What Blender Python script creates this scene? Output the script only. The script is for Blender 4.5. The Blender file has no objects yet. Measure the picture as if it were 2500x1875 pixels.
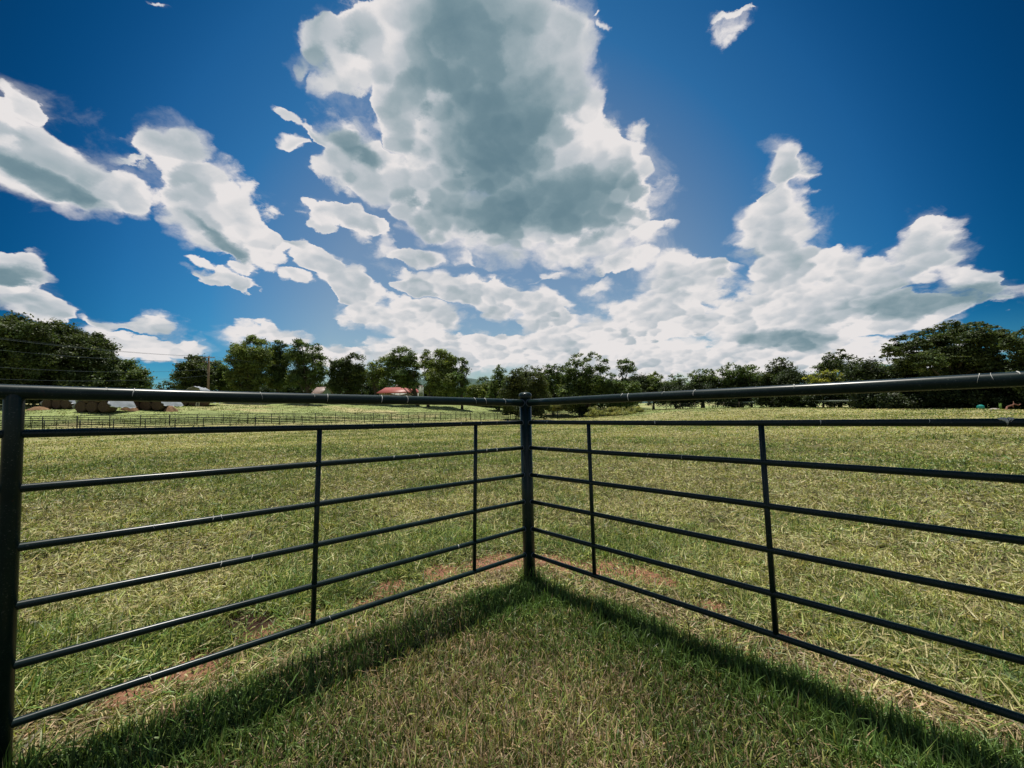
import bpy, math, random
import numpy as np

# ------------------------------------------------------------------ camera, sky, sun, exposure
sc = bpy.context.scene
EYE = 1.522
F, PITCH, ROLL = 1035.6, 0.0515, -0.0226
fw = np.array([0, math.cos(PITCH), math.sin(PITCH)])
r0 = np.array([1.0, 0, 0]); u0 = np.cross(r0, fw)
rt = math.cos(ROLL) * r0 + math.sin(ROLL) * u0
up = -math.sin(ROLL) * r0 + math.cos(ROLL) * u0
CAM = np.array([0, 0, EYE])
cam_d = bpy.data.cameras.new('camera')
cam = bpy.data.objects.new('camera', cam_d); sc.collection.objects.link(cam)
cam_d.sensor_width = 36; cam_d.lens = F / 2500 * 36
cam_d.clip_start = 0.05; cam_d.clip_end = 8000
from mathutils import Matrix, Vector
cam.matrix_world = Matrix(((rt[0], up[0], -fw[0], 0), (rt[1], up[1], -fw[1], 0), (rt[2], up[2], -fw[2], EYE), (0, 0, 0, 1)))
sc.camera = cam

SUN_EL, SUN_AZ = math.radians(76.8), math.radians(-17)   # azimuth from +y, negative = left
SUN_STRENGTH, SKY_STRENGTH, EXPOSURE = 4.7, 0.1, 0.0
sdir = Vector((math.sin(SUN_AZ) * math.cos(SUN_EL), math.cos(SUN_AZ) * math.cos(SUN_EL), math.sin(SUN_EL)))
sl = bpy.data.lights.new('sun', 'SUN'); sl.energy = SUN_STRENGTH; sl.angle = math.radians(0.55); sl.color = (1.0, 0.95, 0.86)
so = bpy.data.objects.new('sun', sl); sc.collection.objects.link(so)
so.rotation_euler = sdir.to_track_quat('Z', 'Y').to_euler(); so.location = (0, 0, 60)
sc.view_settings.view_transform = 'Standard'; sc.view_settings.look = 'None'
sc.view_settings.exposure = EXPOSURE; sc.view_settings.gamma = 1.0; sc.view_settings.use_curve_mapping = False
sc.cycles.max_bounces = 6; sc.cycles.diffuse_bounces = 3; sc.cycles.glossy_bounces = 3
sc.cycles.transmission_bounces = 3; sc.cycles.transparent_max_bounces = 4
sc.cycles.sample_clamp_indirect = 6.0

def ray(x, y):
    return fw + rt * (x - 1250) / F + up * (937.5 - y) / F
def at(x, y, D):
    """world point seen at source pixel x, y at a distance D along the view axis"""
    return CAM + ray(x, y) * D

class NT:
    """tiny node-building helper"""
    def __init__(s, tree): s.t = tree; s.n = tree.nodes; s.l = tree.links
    def new(s, typ, **kw):
        n = s.n.new(typ)
        for k, v in kw.items(): setattr(n, k, v)
        return n
    def put(s, sock, v):
        if isinstance(v, bpy.types.NodeSocket): s.l.new(v, sock)
        elif v is not None: sock.default_value = v
    def math(s, op, a, b=None, c=None, clamp=False):
        n = s.new('ShaderNodeMath', operation=op); n.use_clamp = clamp
        for i, v in enumerate((a, b, c)):
            if v is not None: s.put(n.inputs[i], v)
        return n.outputs[0]
    def vmath(s, op, a, b=None, sc_=None):
        n = s.new('ShaderNodeVectorMath', operation=op)
        s.put(n.inputs[0], a)
        if b is not None: s.put(n.inputs[1], b)
        if sc_ is not None: s.put(n.inputs['Scale'], sc_)
        return n.outputs['Value'] if op in ('DOT_PRODUCT', 'LENGTH') else n.outputs[0]
    def noise(s, vec, scale, detail=4, rough=0.5, lac=2.0, dist=0.0, color=False):
        n = s.new('ShaderNodeTexNoise'); s.put(n.inputs['Vector'], vec)
        n.inputs['Scale'].default_value = scale; n.inputs['Detail'].default_value = detail
        n.inputs['Roughness'].default_value = rough; n.inputs['Lacunarity'].default_value = lac
        n.inputs['Distortion'].default_value = dist
        return n.outputs['Color' if color else 'Fac']
    def rng(s, v, a, b, c=0.0, d=1.0, interp='LINEAR'):
        n = s.new('ShaderNodeMapRange', interpolation_type=interp)
        s.put(n.inputs[0], v)
        for i, x in enumerate((a, b, c, d)): n.inputs[i + 1].default_value = x
        return n.outputs[0]
    def mix(s, f, a, b, blend='MIX'):
        n = s.new('ShaderNodeMix', data_type='RGBA', blend_type=blend)
        s.put(n.inputs[0], f); s.put(n.inputs[6], a); s.put(n.inputs[7], b)
        return n.outputs[2]
    def sep(s, v):
        n = s.new('ShaderNodeSeparateXYZ'); s.put(n.inputs[0], v); return n.outputs
    def comb(s, x, y, z):
        n = s.new('ShaderNodeCombineXYZ')
        for i, v in enumerate((x, y, z)): s.put(n.inputs[i], v)
        return n.outputs[0]

world = bpy.data.worlds.new('World'); sc.world = world; world.use_nodes = True
world.cycles.sampling_method = 'MANUAL'; world.cycles.sample_map_resolution = 512
def build_world():
    w = NT(world.node_tree); w.n.clear()
    out = w.new('ShaderNodeOutputWorld'); bg = w.new('ShaderNodeBackground')
    bg.inputs['Strength'].default_value = SKY_STRENGTH; w.l.new(bg.outputs[0], out.inputs[0])
    sky = w.new('ShaderNodeTexSky', sky_type='NISHITA'); sky.sun_disc = False
    sky.sun_elevation = SUN_EL; sky.sun_rotation = SUN_AZ
    sky.air_density = 1.0; sky.dust_density = 0.6; sky.ozone_density = 3.0
    tc = w.new('ShaderNodeTexCoord').outputs['Generated']
    d = w.vmath('NORMALIZE', tc)
    x, y, z = w.sep(d)
    # the deep polarised blue of the photograph, paling in the thick air near the horizon
    hs = w.new('ShaderNodeHueSaturation'); hs.inputs['Saturation'].default_value = SKY_SAT
    hs.inputs['Hue'].default_value = 0.5
    w.l.new(sky.outputs[0], hs.inputs['Color'])
    ahead = w.vmath('DOT_PRODUCT', d, (0.0, 0.990, 0.139))
    t0 = w.math('MULTIPLY', w.rng(ahead, 0.60, 0.92), w.rng(ahead, 0.60, 0.92))
    low = w.math('MAXIMUM', t0, w.rng(z, 0.16, 0.0, 0.0, 0.75, 'SMOOTHSTEP'))
    glow = w.rng(ahead, 0.58, 0.74, 0.58, 1.0)
    glow = w.math('MAXIMUM', glow, w.rng(z, 0.2, 0.0, 0.0, 0.85))
    tint = w.mix(w.rng(low, 0.0, 0.45), w.mix(w.rng(z, 0.16, 0.0), (*SKY_TINT, 1), (0.05, 0.50, 0.85, 1)), (0.17, 0.60, 0.82, 1))
    tint = w.mix(w.rng(low, 0.45, 1.0), tint, (*SKY_TINT_LOW, 1))
    skyc = w.mix(1.0, w.mix(1.0, hs.outputs[0], tint, 'MULTIPLY'), w.comb(glow, glow, glow), 'MULTIPLY')
    skyc = w.vmath('MAXIMUM', skyc, (0.0, 0.0, 0.0))
    # gnomonic sky coordinates about the horizon point ahead
    ys = w.math('MAXIMUM', y, 0.04)
    # fine structure shrinks towards the horizon, as a cloud layer does
    den = w.math('ADD', w.math('MULTIPLY', w.math('MAXIMUM', z, 0.0), 0.9), 0.42)
    nv = w.vmath('SCALE', d, sc_=w.math('DIVIDE', 1.0, den))
    w1 = w.vmath('SUBTRACT', w.noise(nv, 5.0, 2, 0.5, color=True), (0.5, 0.5, 0.5))
    w2 = w.vmath('SUBTRACT', w.noise(nv, 26.0, 5, 0.62, color=True), (0.5, 0.5, 0.5))
    v = w.vmath('ADD', w.vmath('ADD', nv, w.vmath('SCALE', w1, sc_=0.08)), w.vmath('SCALE', w2, sc_=WARP_FINE))
    # two generations of round billows: small ones sit on large ones, large ones follow the layout
    def cell(vec, scale, smo, rnd=1.0):
        vo = w.new('ShaderNodeTexVoronoi', feature='SMOOTH_F1'); vo.inputs['Smoothness'].default_value = smo; w.put(vo.inputs['Vector'], vec); vo.inputs['Scale'].default_value = scale
        vo.inputs['Randomness'].default_value = rnd; vo.inputs['Detail'].default_value = 0.0
        return vo.outputs['Position'], vo.outputs['Distance']
    c1, d1 = cell(v, S_SMALL, 0.75)
    cm = w.vmath('ADD', w.vmath('SCALE', v, sc_=0.4), w.vmath('SCALE', c1, sc_=0.6))
    c2, d2 = cell(cm, S_LARGE, 0.8)
    def vmix(p, q, f):
        return w.vmath('ADD', p, w.vmath('SCALE', w.vmath('SUBTRACT', q, p), sc_=f))
    pm = vmix(vmix(v, c1, 0.45), c2, 0.40)
    px_, py_, pz_ = w.sep(pm); pys = w.math('MAXIMUM', py_, 0.04)
    uvw = w.comb(w.math('DIVIDE', px_, pys), w.math('DIVIDE', pz_, pys), 0.0)
    n1 = w.noise(v, 9.0, 8, 0.62)
    def field(blobs, k):
        acc = None; src = uvw
        for i, (cx, cy, a, b, rot) in enumerate(blobs):
            if i % 12 == 11:      # makes Cycles evaluate the blobs in batches, within its node stack
                e = w.math('MULTIPLY', acc, 1e-7); src = w.vmath('ADD', uvw, w.comb(e, e, e))
            dr = ray(cx * 1.1302, cy * 1.1302); c = (dr[0] / dr[1], dr[2] / dr[1])
            m = w.new('ShaderNodeMapping', vector_type='TEXTURE'); w.put(m.inputs[0], src)
            m.inputs['Location'].default_value = (c[0], c[1], 0)
            m.inputs['Rotation'].default_value = (0, 0, math.radians(-rot))
            sx = 1.1302 / F * 1.10
            small = max(a, b) < 46
            if small: sx *= 1.6
            m.inputs['Scale'].default_value = (a * sx, b * sx, 1)
            r2 = w.vmath('DOT_PRODUCT', m.outputs[0], m.outputs[0])
            if small: r2 = w.math('ADD', r2, 0.42)
            acc = r2 if acc is None else w.math('SMOOTH_MIN', acc, r2, k)
        return w.math('SUBTRACT', 1.0, acc)
    M = field(CLOUDS, 0.5)
    gx, gy, gz_ = w.sep(vmix(v, c1, 0.25)); gy = w.math('MAXIMUM', gy, 0.04); e0 = w.math('MULTIPLY', M, 1e-7)
    uvw = w.vmath('ADD', w.comb(w.math('DIVIDE', gx, gy), w.math('DIVIDE', gz_, gy), 0.0), w.comb(e0, e0, e0))
    Gf = field(GREY, 0.6)
    Mc = w.math('MINIMUM', w.math('MAXIMUM', M, -3.0), 1.25)
    sq = lambda q: w.math('MULTIPLY', q, q)
    big = w.math('SUBTRACT', 0.30, sq(d2)); sml = w.math('SUBTRACT', 0.30, sq(d1))
    dens = w.math('MULTIPLY', Mc, 0.62)
    dens = w.math('ADD', dens, w.math('MULTIPLY', big, 0.75))
    dens = w.math('ADD', dens, w.math('MULTIPLY', sml, 0.38))
    dens = w.math('ADD', dens, w.math('MULTIPLY', w.math('SUBTRACT', n1, 0.5), 1.5))
    dens = w.math('ADD', dens, w.math('MULTIPLY', w.math('MAXIMUM', w.math('SUBTRACT', Mc, 0.2), 0.0), 1.1))
    # invented cloud behind and above the viewer, thickened for white fill light
    back = w.math('MULTIPLY', w.rng(y, 0.22, 0.0), w.math('SUBTRACT', w.noise(nv, 2.0, 7, 0.6), 0.40))
    dens = w.math('MAXIMUM', dens, w.math('SUBTRACT', w.math('MULTIPLY', back, 3.0), 0.30))
    ws = w.noise(v, 3.0, 3, 0.55)
    mr = w.new('ShaderNodeMapRange', interpolation_type='SMOOTHSTEP'); w.put(mr.inputs[0], dens); mr.inputs[1].default_value = -0.10
    w.put(mr.inputs[2], w.rng(ws, 0.40, 0.60, 0.16, 0.95)); alpha = mr.outputs[0]
    # thin veils and torn wisps round the solid cloud
    veil = w.math('ADD', w.math('MULTIPLY', Mc, 0.45), w.math('MULTIPLY', w.math('SUBTRACT', w.noise(nv, 4.2, 9, 0.66, dist=0.6), 0.5), 3.4))
    alpha = w.math('MAXIMUM', alpha, w.rng(veil, -0.15, 0.85, 0, 0.34, 'SMOOTHSTEP'))
    # bright veil low on the horizon
    lt = (-0.25, 0.25, 0.93)      # lit from the sun's side of the sky
    l1 = w.math('MULTIPLY', w.vmath('DOT_PRODUCT', w.vmath('SUBTRACT', v, c1), lt), S_SMALL)
    l2 = w.math('MULTIPLY', w.vmath('DOT_PRODUCT', w.vmath('SUBTRACT', cm, c2), lt), S_LARGE)
    relief = w.math('ADD', w.math('MULTIPLY', l1, 0.34), w.math('MULTIPLY', l2, 0.46))
    relief = w.math('ADD', relief, w.math('MULTIPLY', w.math('SUBTRACT', n1, 0.5), 0.35))
    core = w.rng(dens, 0.15, 1.6, 0, 1, 'SMOOTHSTEP')
    Gf = w.math('SUBTRACT', Gf, w.math('ADD', w.math('MULTIPLY', l2, 0.42), w.math('MULTIPLY', l1, 0.16)))
    g = w.rng(Gf, -1.1, 1.0, 0, 1, 'SMOOTHSTEP')
    g = w.math('MULTIPLY', g, w.rng(n1, 0.70, 0.40, 0.7, 1.0))
    relief = w.math('MULTIPLY', relief, w.rng(g, 0.0, 1.0, 1.0, 0.30))
    solid = w.rng(dens, -0.1, 0.25); g = w.math('MULTIPLY', g, solid); relief = w.math('MULTIPLY', relief, solid)
    lum = w.math('ADD', 0.92, relief)
    lum = w.math('SUBTRACT', lum, w.math('MULTIPLY', core, w.rng(z, 0.1, 0.4, 0.08, 0.26)))
    lum = w.math('SUBTRACT', lum, w.math('MULTIPLY', g, 0.64))
    lum = w.math('MINIMUM', w.math('MAXIMUM', lum, 0.0), 1.0)
    ramp = w.new('ShaderNodeValToRGB'); w.put(ramp.inputs[0], lum)
    el = ramp.color_ramp.elements
    cols = [(0.0, (.13, .22, .27)), (0.25, (.19, .285, .33)), (0.5, (.33, .41, .45)), (0.75, (.53, .565, .60)), (1.0, (.80, .77, .765))]
    el[0].position, el[0].color = cols[0][0], (*cols[0][1], 1)
    el[1].position, el[1].color = cols[-1][0], (*cols[-1][1], 1)
    for p, c in cols[1:-1]:
        e = el.new(p); e.color = (*c, 1)
    cc = w.mix(1.0, ramp.outputs[0], (1 / SKY_STRENGTH,) * 3 + (1,), 'MULTIPLY')
    w.l.new(w.mix(alpha, skyc, cc), bg.inputs['Color'])

WARP_FINE, S_SMALL, S_LARGE = 0.032, 24.0, 8.0
SKY_SAT, SKY_TINT, SKY_TINT_LOW = 1.0, (0.012, 0.31, 0.57), (0.82, 0.88, 0.84)
# cloud layout: centre x, y, radii a, b, tilt (in the photograph's 2212-wide frame, turned into sky directions)
CLOUDS = [(1000,100,260,220,0),(780,80,110,150,30),(680,50,44,60,20),(650,110,44,34,30),(605,255,40,14,25),(610,320,18,12,0),(1180,80,80,140,0),(1080,300,260,220,20),(1250,260,100,110,0),
 (1320,400,105,110,30),(1150,460,260,115,8),(900,400,110,100,30),(760,350,105,62,35),(670,290,60,38,30),(1370,500,75,45,0),(1000,480,140,72,15),
 (870,230,80,120,0),(705,170,30,40,0),
 (770,490,80,26,35),(830,540,40,30,30),(710,470,34,16,0),
 (50,330,170,100,25),(170,400,120,62,20),(60,225,70,26,30),(265,430,55,28,30),(-30,300,100,100,0),
 (370,330,70,50,20),(420,420,120,82,40),(530,500,125,58,35),(285,345,40,14,20),(630,525,46,26,30),
 (480,600,65,12,25),(510,580,22,16,0),(640,600,28,9,15),(700,575,56,26,35),(765,630,66,34,40),(790,685,56,30,20),
 (25,605,80,60,0),(80,665,90,46,20),(210,700,56,32,10),(300,695,70,18,5),(360,748,90,26,5),(250,750,100,36,10),(570,728,96,24,5),(720,765,80,30,0),
 (900,560,55,17,10),(1005,565,26,22,0),(960,620,120,24,15),(900,685,90,52,0),(1060,645,100,34,15),(1180,680,100,42,20),(1000,760,260,46,0),(1250,735,120,50,10),
 (1180,600,32,9,-15),(1290,620,38,22,0),(1350,570,66,26,0),
 (1470,610,72,58,10),(1440,690,130,66,0),(1702,362,52,46,0),(1690,430,44,56,0),(1690,500,84,70,0),(1700,580,112,86,0),(1850,605,118,66,10),(2000,570,92,56,-15),(2010,510,42,28,0),
 (2120,625,86,40,15),(1720,700,240,78,0),(1950,680,170,36,-5),(1560,785,520,42,0),(1548,72,44,30,-35),(1588,46,16,18,20),(330,10,34,6,45),(1272,60,12,10,0),(1262,25,8,10,0),(1540,585,50,30,0)]
GREY = [(1010,80,120,150,0),(1085,290,140,140,30),(1165,440,165,66,-8),(1950,650,110,26,-5),(30,600,50,24,0),(100,395,120,22,25),(2080,645,90,18,0),
 (480,520,80,12,40),(760,320,70,22,35),(1700,735,90,16,0)]
build_world()

# ------------------------------------------------------------------ helpers
rng = np.random.default_rng(11)
random.seed(5)
col = sc.collection

def mesh_np(name, V, faces, mat, parent=None, smooth=False, color=None, loops=None):
    """faces: (n,3) or (n,4) array, or list of them"""
    me = bpy.data.meshes.new(name)
    V = np.asarray(V, np.float32)
    fl = faces if isinstance(faces, list) else [faces]
    fl = [np.asarray(f, np.int32) for f in fl if len(f)]
    tot = np.concatenate([np.full(len(f), f.shape[1], np.int32) for f in fl])
    idx = np.concatenate([f.ravel() for f in fl])
    me.vertices.add(len(V)); me.vertices.foreach_set('co', V.ravel())
    me.loops.add(len(idx)); me.loops.foreach_set('vertex_index', idx)
    me.polygons.add(len(tot))
    me.polygons.foreach_set('loop_start', np.concatenate([[0], np.cumsum(tot)[:-1]]).astype(np.int32))
    if smooth: me.polygons.foreach_set('use_smooth', np.ones(len(tot), bool))
    if color is not None:
        a = me.color_attributes.new('tone', 'FLOAT_COLOR', 'POINT')
        c = np.ones((len(V), 4), np.float32); c[:, :3] = color
        a.data.foreach_set('color', c.ravel())
    me.update(calc_edges=True)
    if mat: me.materials.append(mat)
    o = bpy.data.objects.new(name, me); col.objects.link(o)
    if parent: o.parent = parent
    return o

class MB:
    """collects shapes of one part; coordinates are local to the thing"""
    def __init__(s): s.v = []; s.f4 = []; s.f3 = []; s.n = 0
    def add(s, V, f4=(), f3=()):
        V = np.asarray(V, float)
        if len(f4): s.f4.append(np.asarray(f4) + s.n)
        if len(f3): s.f3.append(np.asarray(f3) + s.n)
        s.v.append(V); s.n += len(V)
        return s
    def box(s, c, size, rz=0.0):
        c = np.asarray(c, float); h = np.asarray(size, float) / 2
        P = np.array([[x, y, z] for z in (-1, 1) for y in (-1, 1) for x in (-1, 1)]) * h
        ca, sa = math.cos(rz), math.sin(rz)
        P = np.stack([P[:, 0] * ca - P[:, 1] * sa, P[:, 0] * sa + P[:, 1] * ca, P[:, 2]], 1) + c
        return s.add(P, [[0, 2, 3, 1], [4, 5, 7, 6], [0, 1, 5, 4], [2, 6, 7, 3], [0, 4, 6, 2], [1, 3, 7, 5]])
    def tube(s, pts, rad, n=12, cap=True):
        pts = np.asarray(pts, float); k = len(pts)
        rad = np.full(k, rad) if np.isscalar(rad) else np.asarray(rad, float)
        T = np.gradient(pts, axis=0); T /= np.linalg.norm(T, axis=1)[:, None] + 1e-12
        ref = np.array([0, 0, 1.0]) if abs(T[0, 2]) < 0.9 else np.array([1.0, 0, 0])
        A = np.cross(T, ref); A /= np.linalg.norm(A, axis=1)[:, None] + 1e-12
        B = np.cross(T, A)
        th = np.linspace(0, 2 * math.pi, n, endpoint=False)
        V = pts[:, None] + rad[:, None, None] * (np.cos(th)[None, :, None] * A[:, None] + np.sin(th)[None, :, None] * B[:, None])
        V = V.reshape(-1, 3); f = []
        for i in range(k - 1):
            for j in range(n):
                a = i * n + j; b = i * n + (j + 1) % n
                f.append([a, b, b + n, a + n])
        t = []
        if cap:
            V = np.vstack([V, pts[0], pts[-1]]); c0, c1 = len(V) - 2, len(V) - 1
            for j in range(n):
                t.append([c0, (j + 1) % n, j]); t.append([c1, (k - 1) * n + j, (k - 1) * n + (j + 1) % n])
        return s.add(V, f, t)
    def lathe(s, prof, c=(0, 0, 0), n=24):
        prof = np.asarray(prof, float); th = np.linspace(0, 2 * math.pi, n, endpoint=False)
        V = np.stack([prof[:, 0][:, None] * np.cos(th), prof[:, 0][:, None] * np.sin(th), np.repeat(prof[:, 1][:, None], n, 1)], 2).reshape(-1, 3) + np.asarray(c)
        f = []
        for i in range(len(prof) - 1):
            for j in range(n):
                a = i * n + j; b = i * n + (j + 1) % n
                f.append([a, b, b + n, a + n])
        return s.add(V, f)
    def poly(s, P, faces):
        f4 = [f for f in faces if len(f) == 4]; f3 = [f for f in faces if len(f) == 3]
        return s.add(P, f4, f3)
    def build(s, name, mat, parent=None, smooth=False):
        fl = []
        if s.f4: fl.append(np.vstack(s.f4))
        if s.f3: fl.append(np.vstack(s.f3))
        return mesh_np(name, np.vstack(s.v), fl, mat, parent, smooth)

def tag(o, label=None, cat=None, group=None, kind=None):
    if label: o['label'] = label
    if cat: o['category'] = cat
    if group: o['group'] = group
    if kind: o['kind'] = kind
    return o
def thing(name, label, cat, loc=(0, 0, 0), rz=0.0, group=None):
    o = bpy.data.objects.new(name, None); col.objects.link(o)
    o.location = [float(v) for v in loc]; o.rotation_euler = (0, 0, rz); o.empty_display_size = 0.3
    return tag(o, label, cat, group)

_G = {}
def vnoise(x, y, scale, seed=0):
    """smooth value noise 0..1"""
    if seed not in _G: _G[seed] = np.random.default_rng(1000 + seed).random((256, 256))
    g = _G[seed]; x = np.asarray(x) / scale + 512.0; y = np.asarray(y) / scale + 512.0
    xi = np.floor(x).astype(int); yi = np.floor(y).astype(int); fx = x - xi; fy = y - yi
    fx = fx * fx * (3 - 2 * fx); fy = fy * fy * (3 - 2 * fy)
    a = g[xi & 255, yi & 255]; b = g[(xi + 1) & 255, yi & 255]; c = g[xi & 255, (yi + 1) & 255]; e = g[(xi + 1) & 255, (yi + 1) & 255]
    return (a * (1 - fx) + b * fx) * (1 - fy) + (c * (1 - fx) + e * fx) * fy
def fbm(x, y, scale, seed=0, octs=4):
    t = 0; amp = 1; tot = 0
    for i in range(octs):
        t = t + amp * vnoise(x, y, scale / 2 ** i, seed + i); tot += amp; amp *= 0.55
    return t / tot
def smooth(a, b, x):
    t = np.clip((x - a) / (b - a), 0, 1); return t * t * (3 - 2 * t)

# ------------------------------------------------------------------ materials
def new_mat(name):
    m = bpy.data.materials.new(name); m.use_nodes = True
    t = NT(m.node_tree); b = m.node_tree.nodes['Principled BSDF']
    return m, t, b
def mat_simple(name, c, rough=0.6, spec=0.4, metal=0.0, var=0.25, scale=6.0, bump=0.0, bscale=40.0):
    m, t, b = new_mat(name)
    oc = t.new('ShaderNodeTexCoord').outputs['Object']
    n = t.noise(oc, scale, 5, 0.6)
    t.put(b.inputs['Base Color'], t.mix(t.rng(n, 0.3, 0.7), (*[v * (1 - var) for v in c], 1), (*[min(1, v * (1 + var)) for v in c], 1)))
    b.inputs['Roughness'].default_value = rough; b.inputs['Metallic'].default_value = metal
    b.inputs['Specular IOR Level'].default_value = spec
    if bump:
        bp = t.new('ShaderNodeBump'); bp.inputs['Strength'].default_value = bump; bp.inputs['Distance'].default_value = 0.02
        t.put(bp.inputs['Height'], t.noise(oc, bscale, 4, 0.6)); t.put(b.inputs['Normal'], bp.outputs[0])
    return m
def mat_pipe():
    m, t, b = new_mat('dark_enamel_paint')
    oc = t.new('ShaderNodeTexCoord').outputs['Object']
    n = t.noise(oc, 9.0, 6, 0.65); n2 = t.noise(oc, 160.0, 3, 0.6)
    base = t.mix(t.rng(n, 0.3, 0.75), (.003, .013, .012, 1), (.007, .023, .021, 1))
    dust = t.math('MULTIPLY', t.rng(n2, 0.60, 0.70), t.rng(n, 0.42, 0.6))
    base = t.mix(t.math('MULTIPLY', dust, 0.35), base, (.22, .22, .2, 1))
    rust = t.rng(t.noise(oc, 22.0, 7, 0.72), 0.66, 0.72)
    base = t.mix(t.math('MULTIPLY', rust, 0.55), base, (.10, .045, .022, 1))
    t.put(b.inputs['Base Color'], base)
    t.put(b.inputs['Roughness'], t.rng(n, 0.3, 0.7, 0.36, 0.52))
    b.inputs['Specular IOR Level'].default_value = 0.12
    b.inputs['Coat Weight'].default_value = 0.45; b.inputs['Coat Roughness'].default_value = 0.24; b.inputs['Coat IOR'].default_value = 1.45
    bp = t.new('ShaderNodeBump'); bp.inputs['Strength'].default_value = 0.2; bp.inputs['Distance'].default_value = 0.0015
    t.put(bp.inputs['Height'], t.noise(oc, 60.0, 5, 0.6)); t.put(b.inputs['Normal'], bp.outputs[0])
    return m
def mat_leafy(name, trans=0.35, gloss=0.05, rough=0.45):
    """leaf and blade material: colour from the 'tone' attribute"""
    m = bpy.data.materials.new(name); m.use_nodes = True
    t = NT(m.node_tree); t.n.clear()
    out = t.new('ShaderNodeOutputMaterial')
    at_ = t.new('ShaderNodeAttribute', attribute_name='tone').outputs['Color']
    df = t.new('ShaderNodeBsdfDiffuse'); t.put(df.inputs[0], at_)
    tr = t.new('ShaderNodeBsdfTranslucent'); t.put(tr.inputs[0], t.mix(1.0, at_, (1.15, 1.2, 0.6, 1), 'MULTIPLY'))
    gl = t.new('ShaderNodeBsdfGlossy'); gl.inputs['Roughness'].default_value = rough; gl.inputs[0].default_value = (1, 1, 1, 1)
    a = t.new('ShaderNodeMixShader'); a.inputs[0].default_value = trans
    t.l.new(df.outputs[0], a.inputs[1]); t.l.new(tr.outputs[0], a.inputs[2])
    b = t.new('ShaderNodeMixShader'); b.inputs[0].default_value = gloss
    t.l.new(a.outputs[0], b.inputs[1]); t.l.new(gl.outputs[0], b.inputs[2])
    t.l.new(b.outputs[0], out.inputs[0])
    return m
PIPE = mat_pipe()
PAINT = mat_simple('dull_dark_paint', (.006, .013, .015), 0.55, 0.25, var=.3)
WELD = mat_simple('weld_metal', (.10, .13, .17), 0.35, 0.5, 0.3, bump=0.5, bscale=200)
DROP = mat_simple('dried_droppings', (.62, .62, .58), 0.8, var=0.15)
LEAF = mat_leafy('leaf', 0.32, 0.02, 0.5)
BLADE = mat_leafy('grass_blade', 0.26, 0.02, 0.45)
BARK = mat_simple('bark', (.075, .06, .045), 0.9, var=0.4, scale=3, bump=0.6, bscale=12)
POLEW = mat_simple('weathered_pole_wood', (.26, .18, .12), 0.85, var=0.35, scale=4)
HAY = mat_simple('shadow_dark_hay', (.075, .05, .032), 0.95, var=0.45, scale=5, bump=0.9, bscale=25)  # hay colour darkened to hold the shadow on the stack fronts
HAYF = mat_simple('hay_bale_end', (.085, .055, .034), 0.95, var=0.5, scale=8, bump=0.9, bscale=30)  # bale ends carry the same shadow in their colour
TARP = mat_simple('white_tarpaulin', (.40, .43, .47), 0.5, var=0.12, scale=1.2, bump=0.8, bscale=1.8)
ROOF_RED = mat_simple('red_metal_roof', (.40, .11, .085), 0.45, var=0.15)
ROOF_PINK = mat_simple('pale_rusty_roof', (.34, .25, .21), 0.5, var=0.3, scale=1.5)
WHITEP = mat_simple('white_paint', (.62, .66, .62), 0.6, var=0.1)
GREENP = mat_simple('grey_green_boards', (.24, .29, .25), 0.7, var=0.2)
DARKG = mat_simple('window_glass_dark', (.015, .02, .022), 0.12, var=0.2)
WIRE = mat_simple('cable', (.05, .07, .09), 0.5, var=0.1)
GALV = mat_simple('galvanised_pipe', (.62, .70, .66), 0.4, 0.5, 0.1, var=0.2)
TEAL = mat_simple('teal_plastic', (.03, .34, .30), 0.4, var=0.15)
STONE = mat_simple('pale_stone', (.42, .38, .33), 0.85, var=0.2, bump=0.5)
RUSTH = mat_simple('rotting_hay_heap', (.24, .14, .075), 0.95, var=0.4, scale=3, bump=1.0, bscale=8)
LIME = mat_simple('lime_green_paint', (.14, .26, .05), 0.6, var=0.15)

# ------------------------------------------------------------------ terrain
Cc = np.array([0.1145, 3.762]); GR = np.array([-0.01083, -0.0278])
aL, aR = 0.8086, 0.7256
dL = np.array([-math.sin(aL), -math.cos(aL)]); dR = np.array([math.sin(aR), -math.cos(aR)])
nL = np.array([-dL[1], dL[0]]) * -1.0; nR = np.array([-dR[1], dR[0]]) * -1.0   # offL<0, offR>0 inside the corner

def fence_D(x):   # distance of the far fence along the view axis at source pixel x
    return 1.52 * F / (31.3 - 0.0109 * (x - 62))
ctrl = []
for (x, y, D) in [(-300, 1055, 42), (62, 1048, fence_D(62)), (300, 1042, fence_D(300)), (500, 1037.5, fence_D(500)), (770, 1032, fence_D(770)), (1000, 1028, fence_D(1000)),
                  (1220, 1024, fence_D(1220)), (1400, 1019, fence_D(1400)), (230, 1006, 62), (150, 999, 65), (360, 1002, 68), (475, 993, 80), (30, 1000, 66),
                  (60, 985, 82), (-250, 990, 75), (280, 985, 88), (650, 990, 95), (900, 990, 105), (1100, 990, 110), (508, 987, 92), (1250, 1001, 112), (1450, 1000, 110),
                  (1600, 1003, 90), (1600, 997, 120), (1800, 1001, 72), (1800, 996, 100), (2000, 999, 66), (2300, 998, 56), (2500, 1003, 50), (2800, 1005, 50), (2100, 994, 85)]:
    P = at(x, y, D); ctrl.append(P)
for (x, y) in [(0, 3.7), (-3, 3), (3, 3), (0, 0), (-3, -3), (3, -3), (-6, 6), (6, 6), (0, 8), (12, 12), (-12, 12), (0, 18)]:
    ctrl.append(np.array([x, y, GR @ (np.array([x, y]) - Cc) * (1.0 if math.hypot(x, y) < 8 else 0.8)]))
for (x, y) in [(-30, -30), (30, -30), (60, 10), (-60, 5)]:
    ctrl.append(np.array([x, y, 0.0]))
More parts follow.
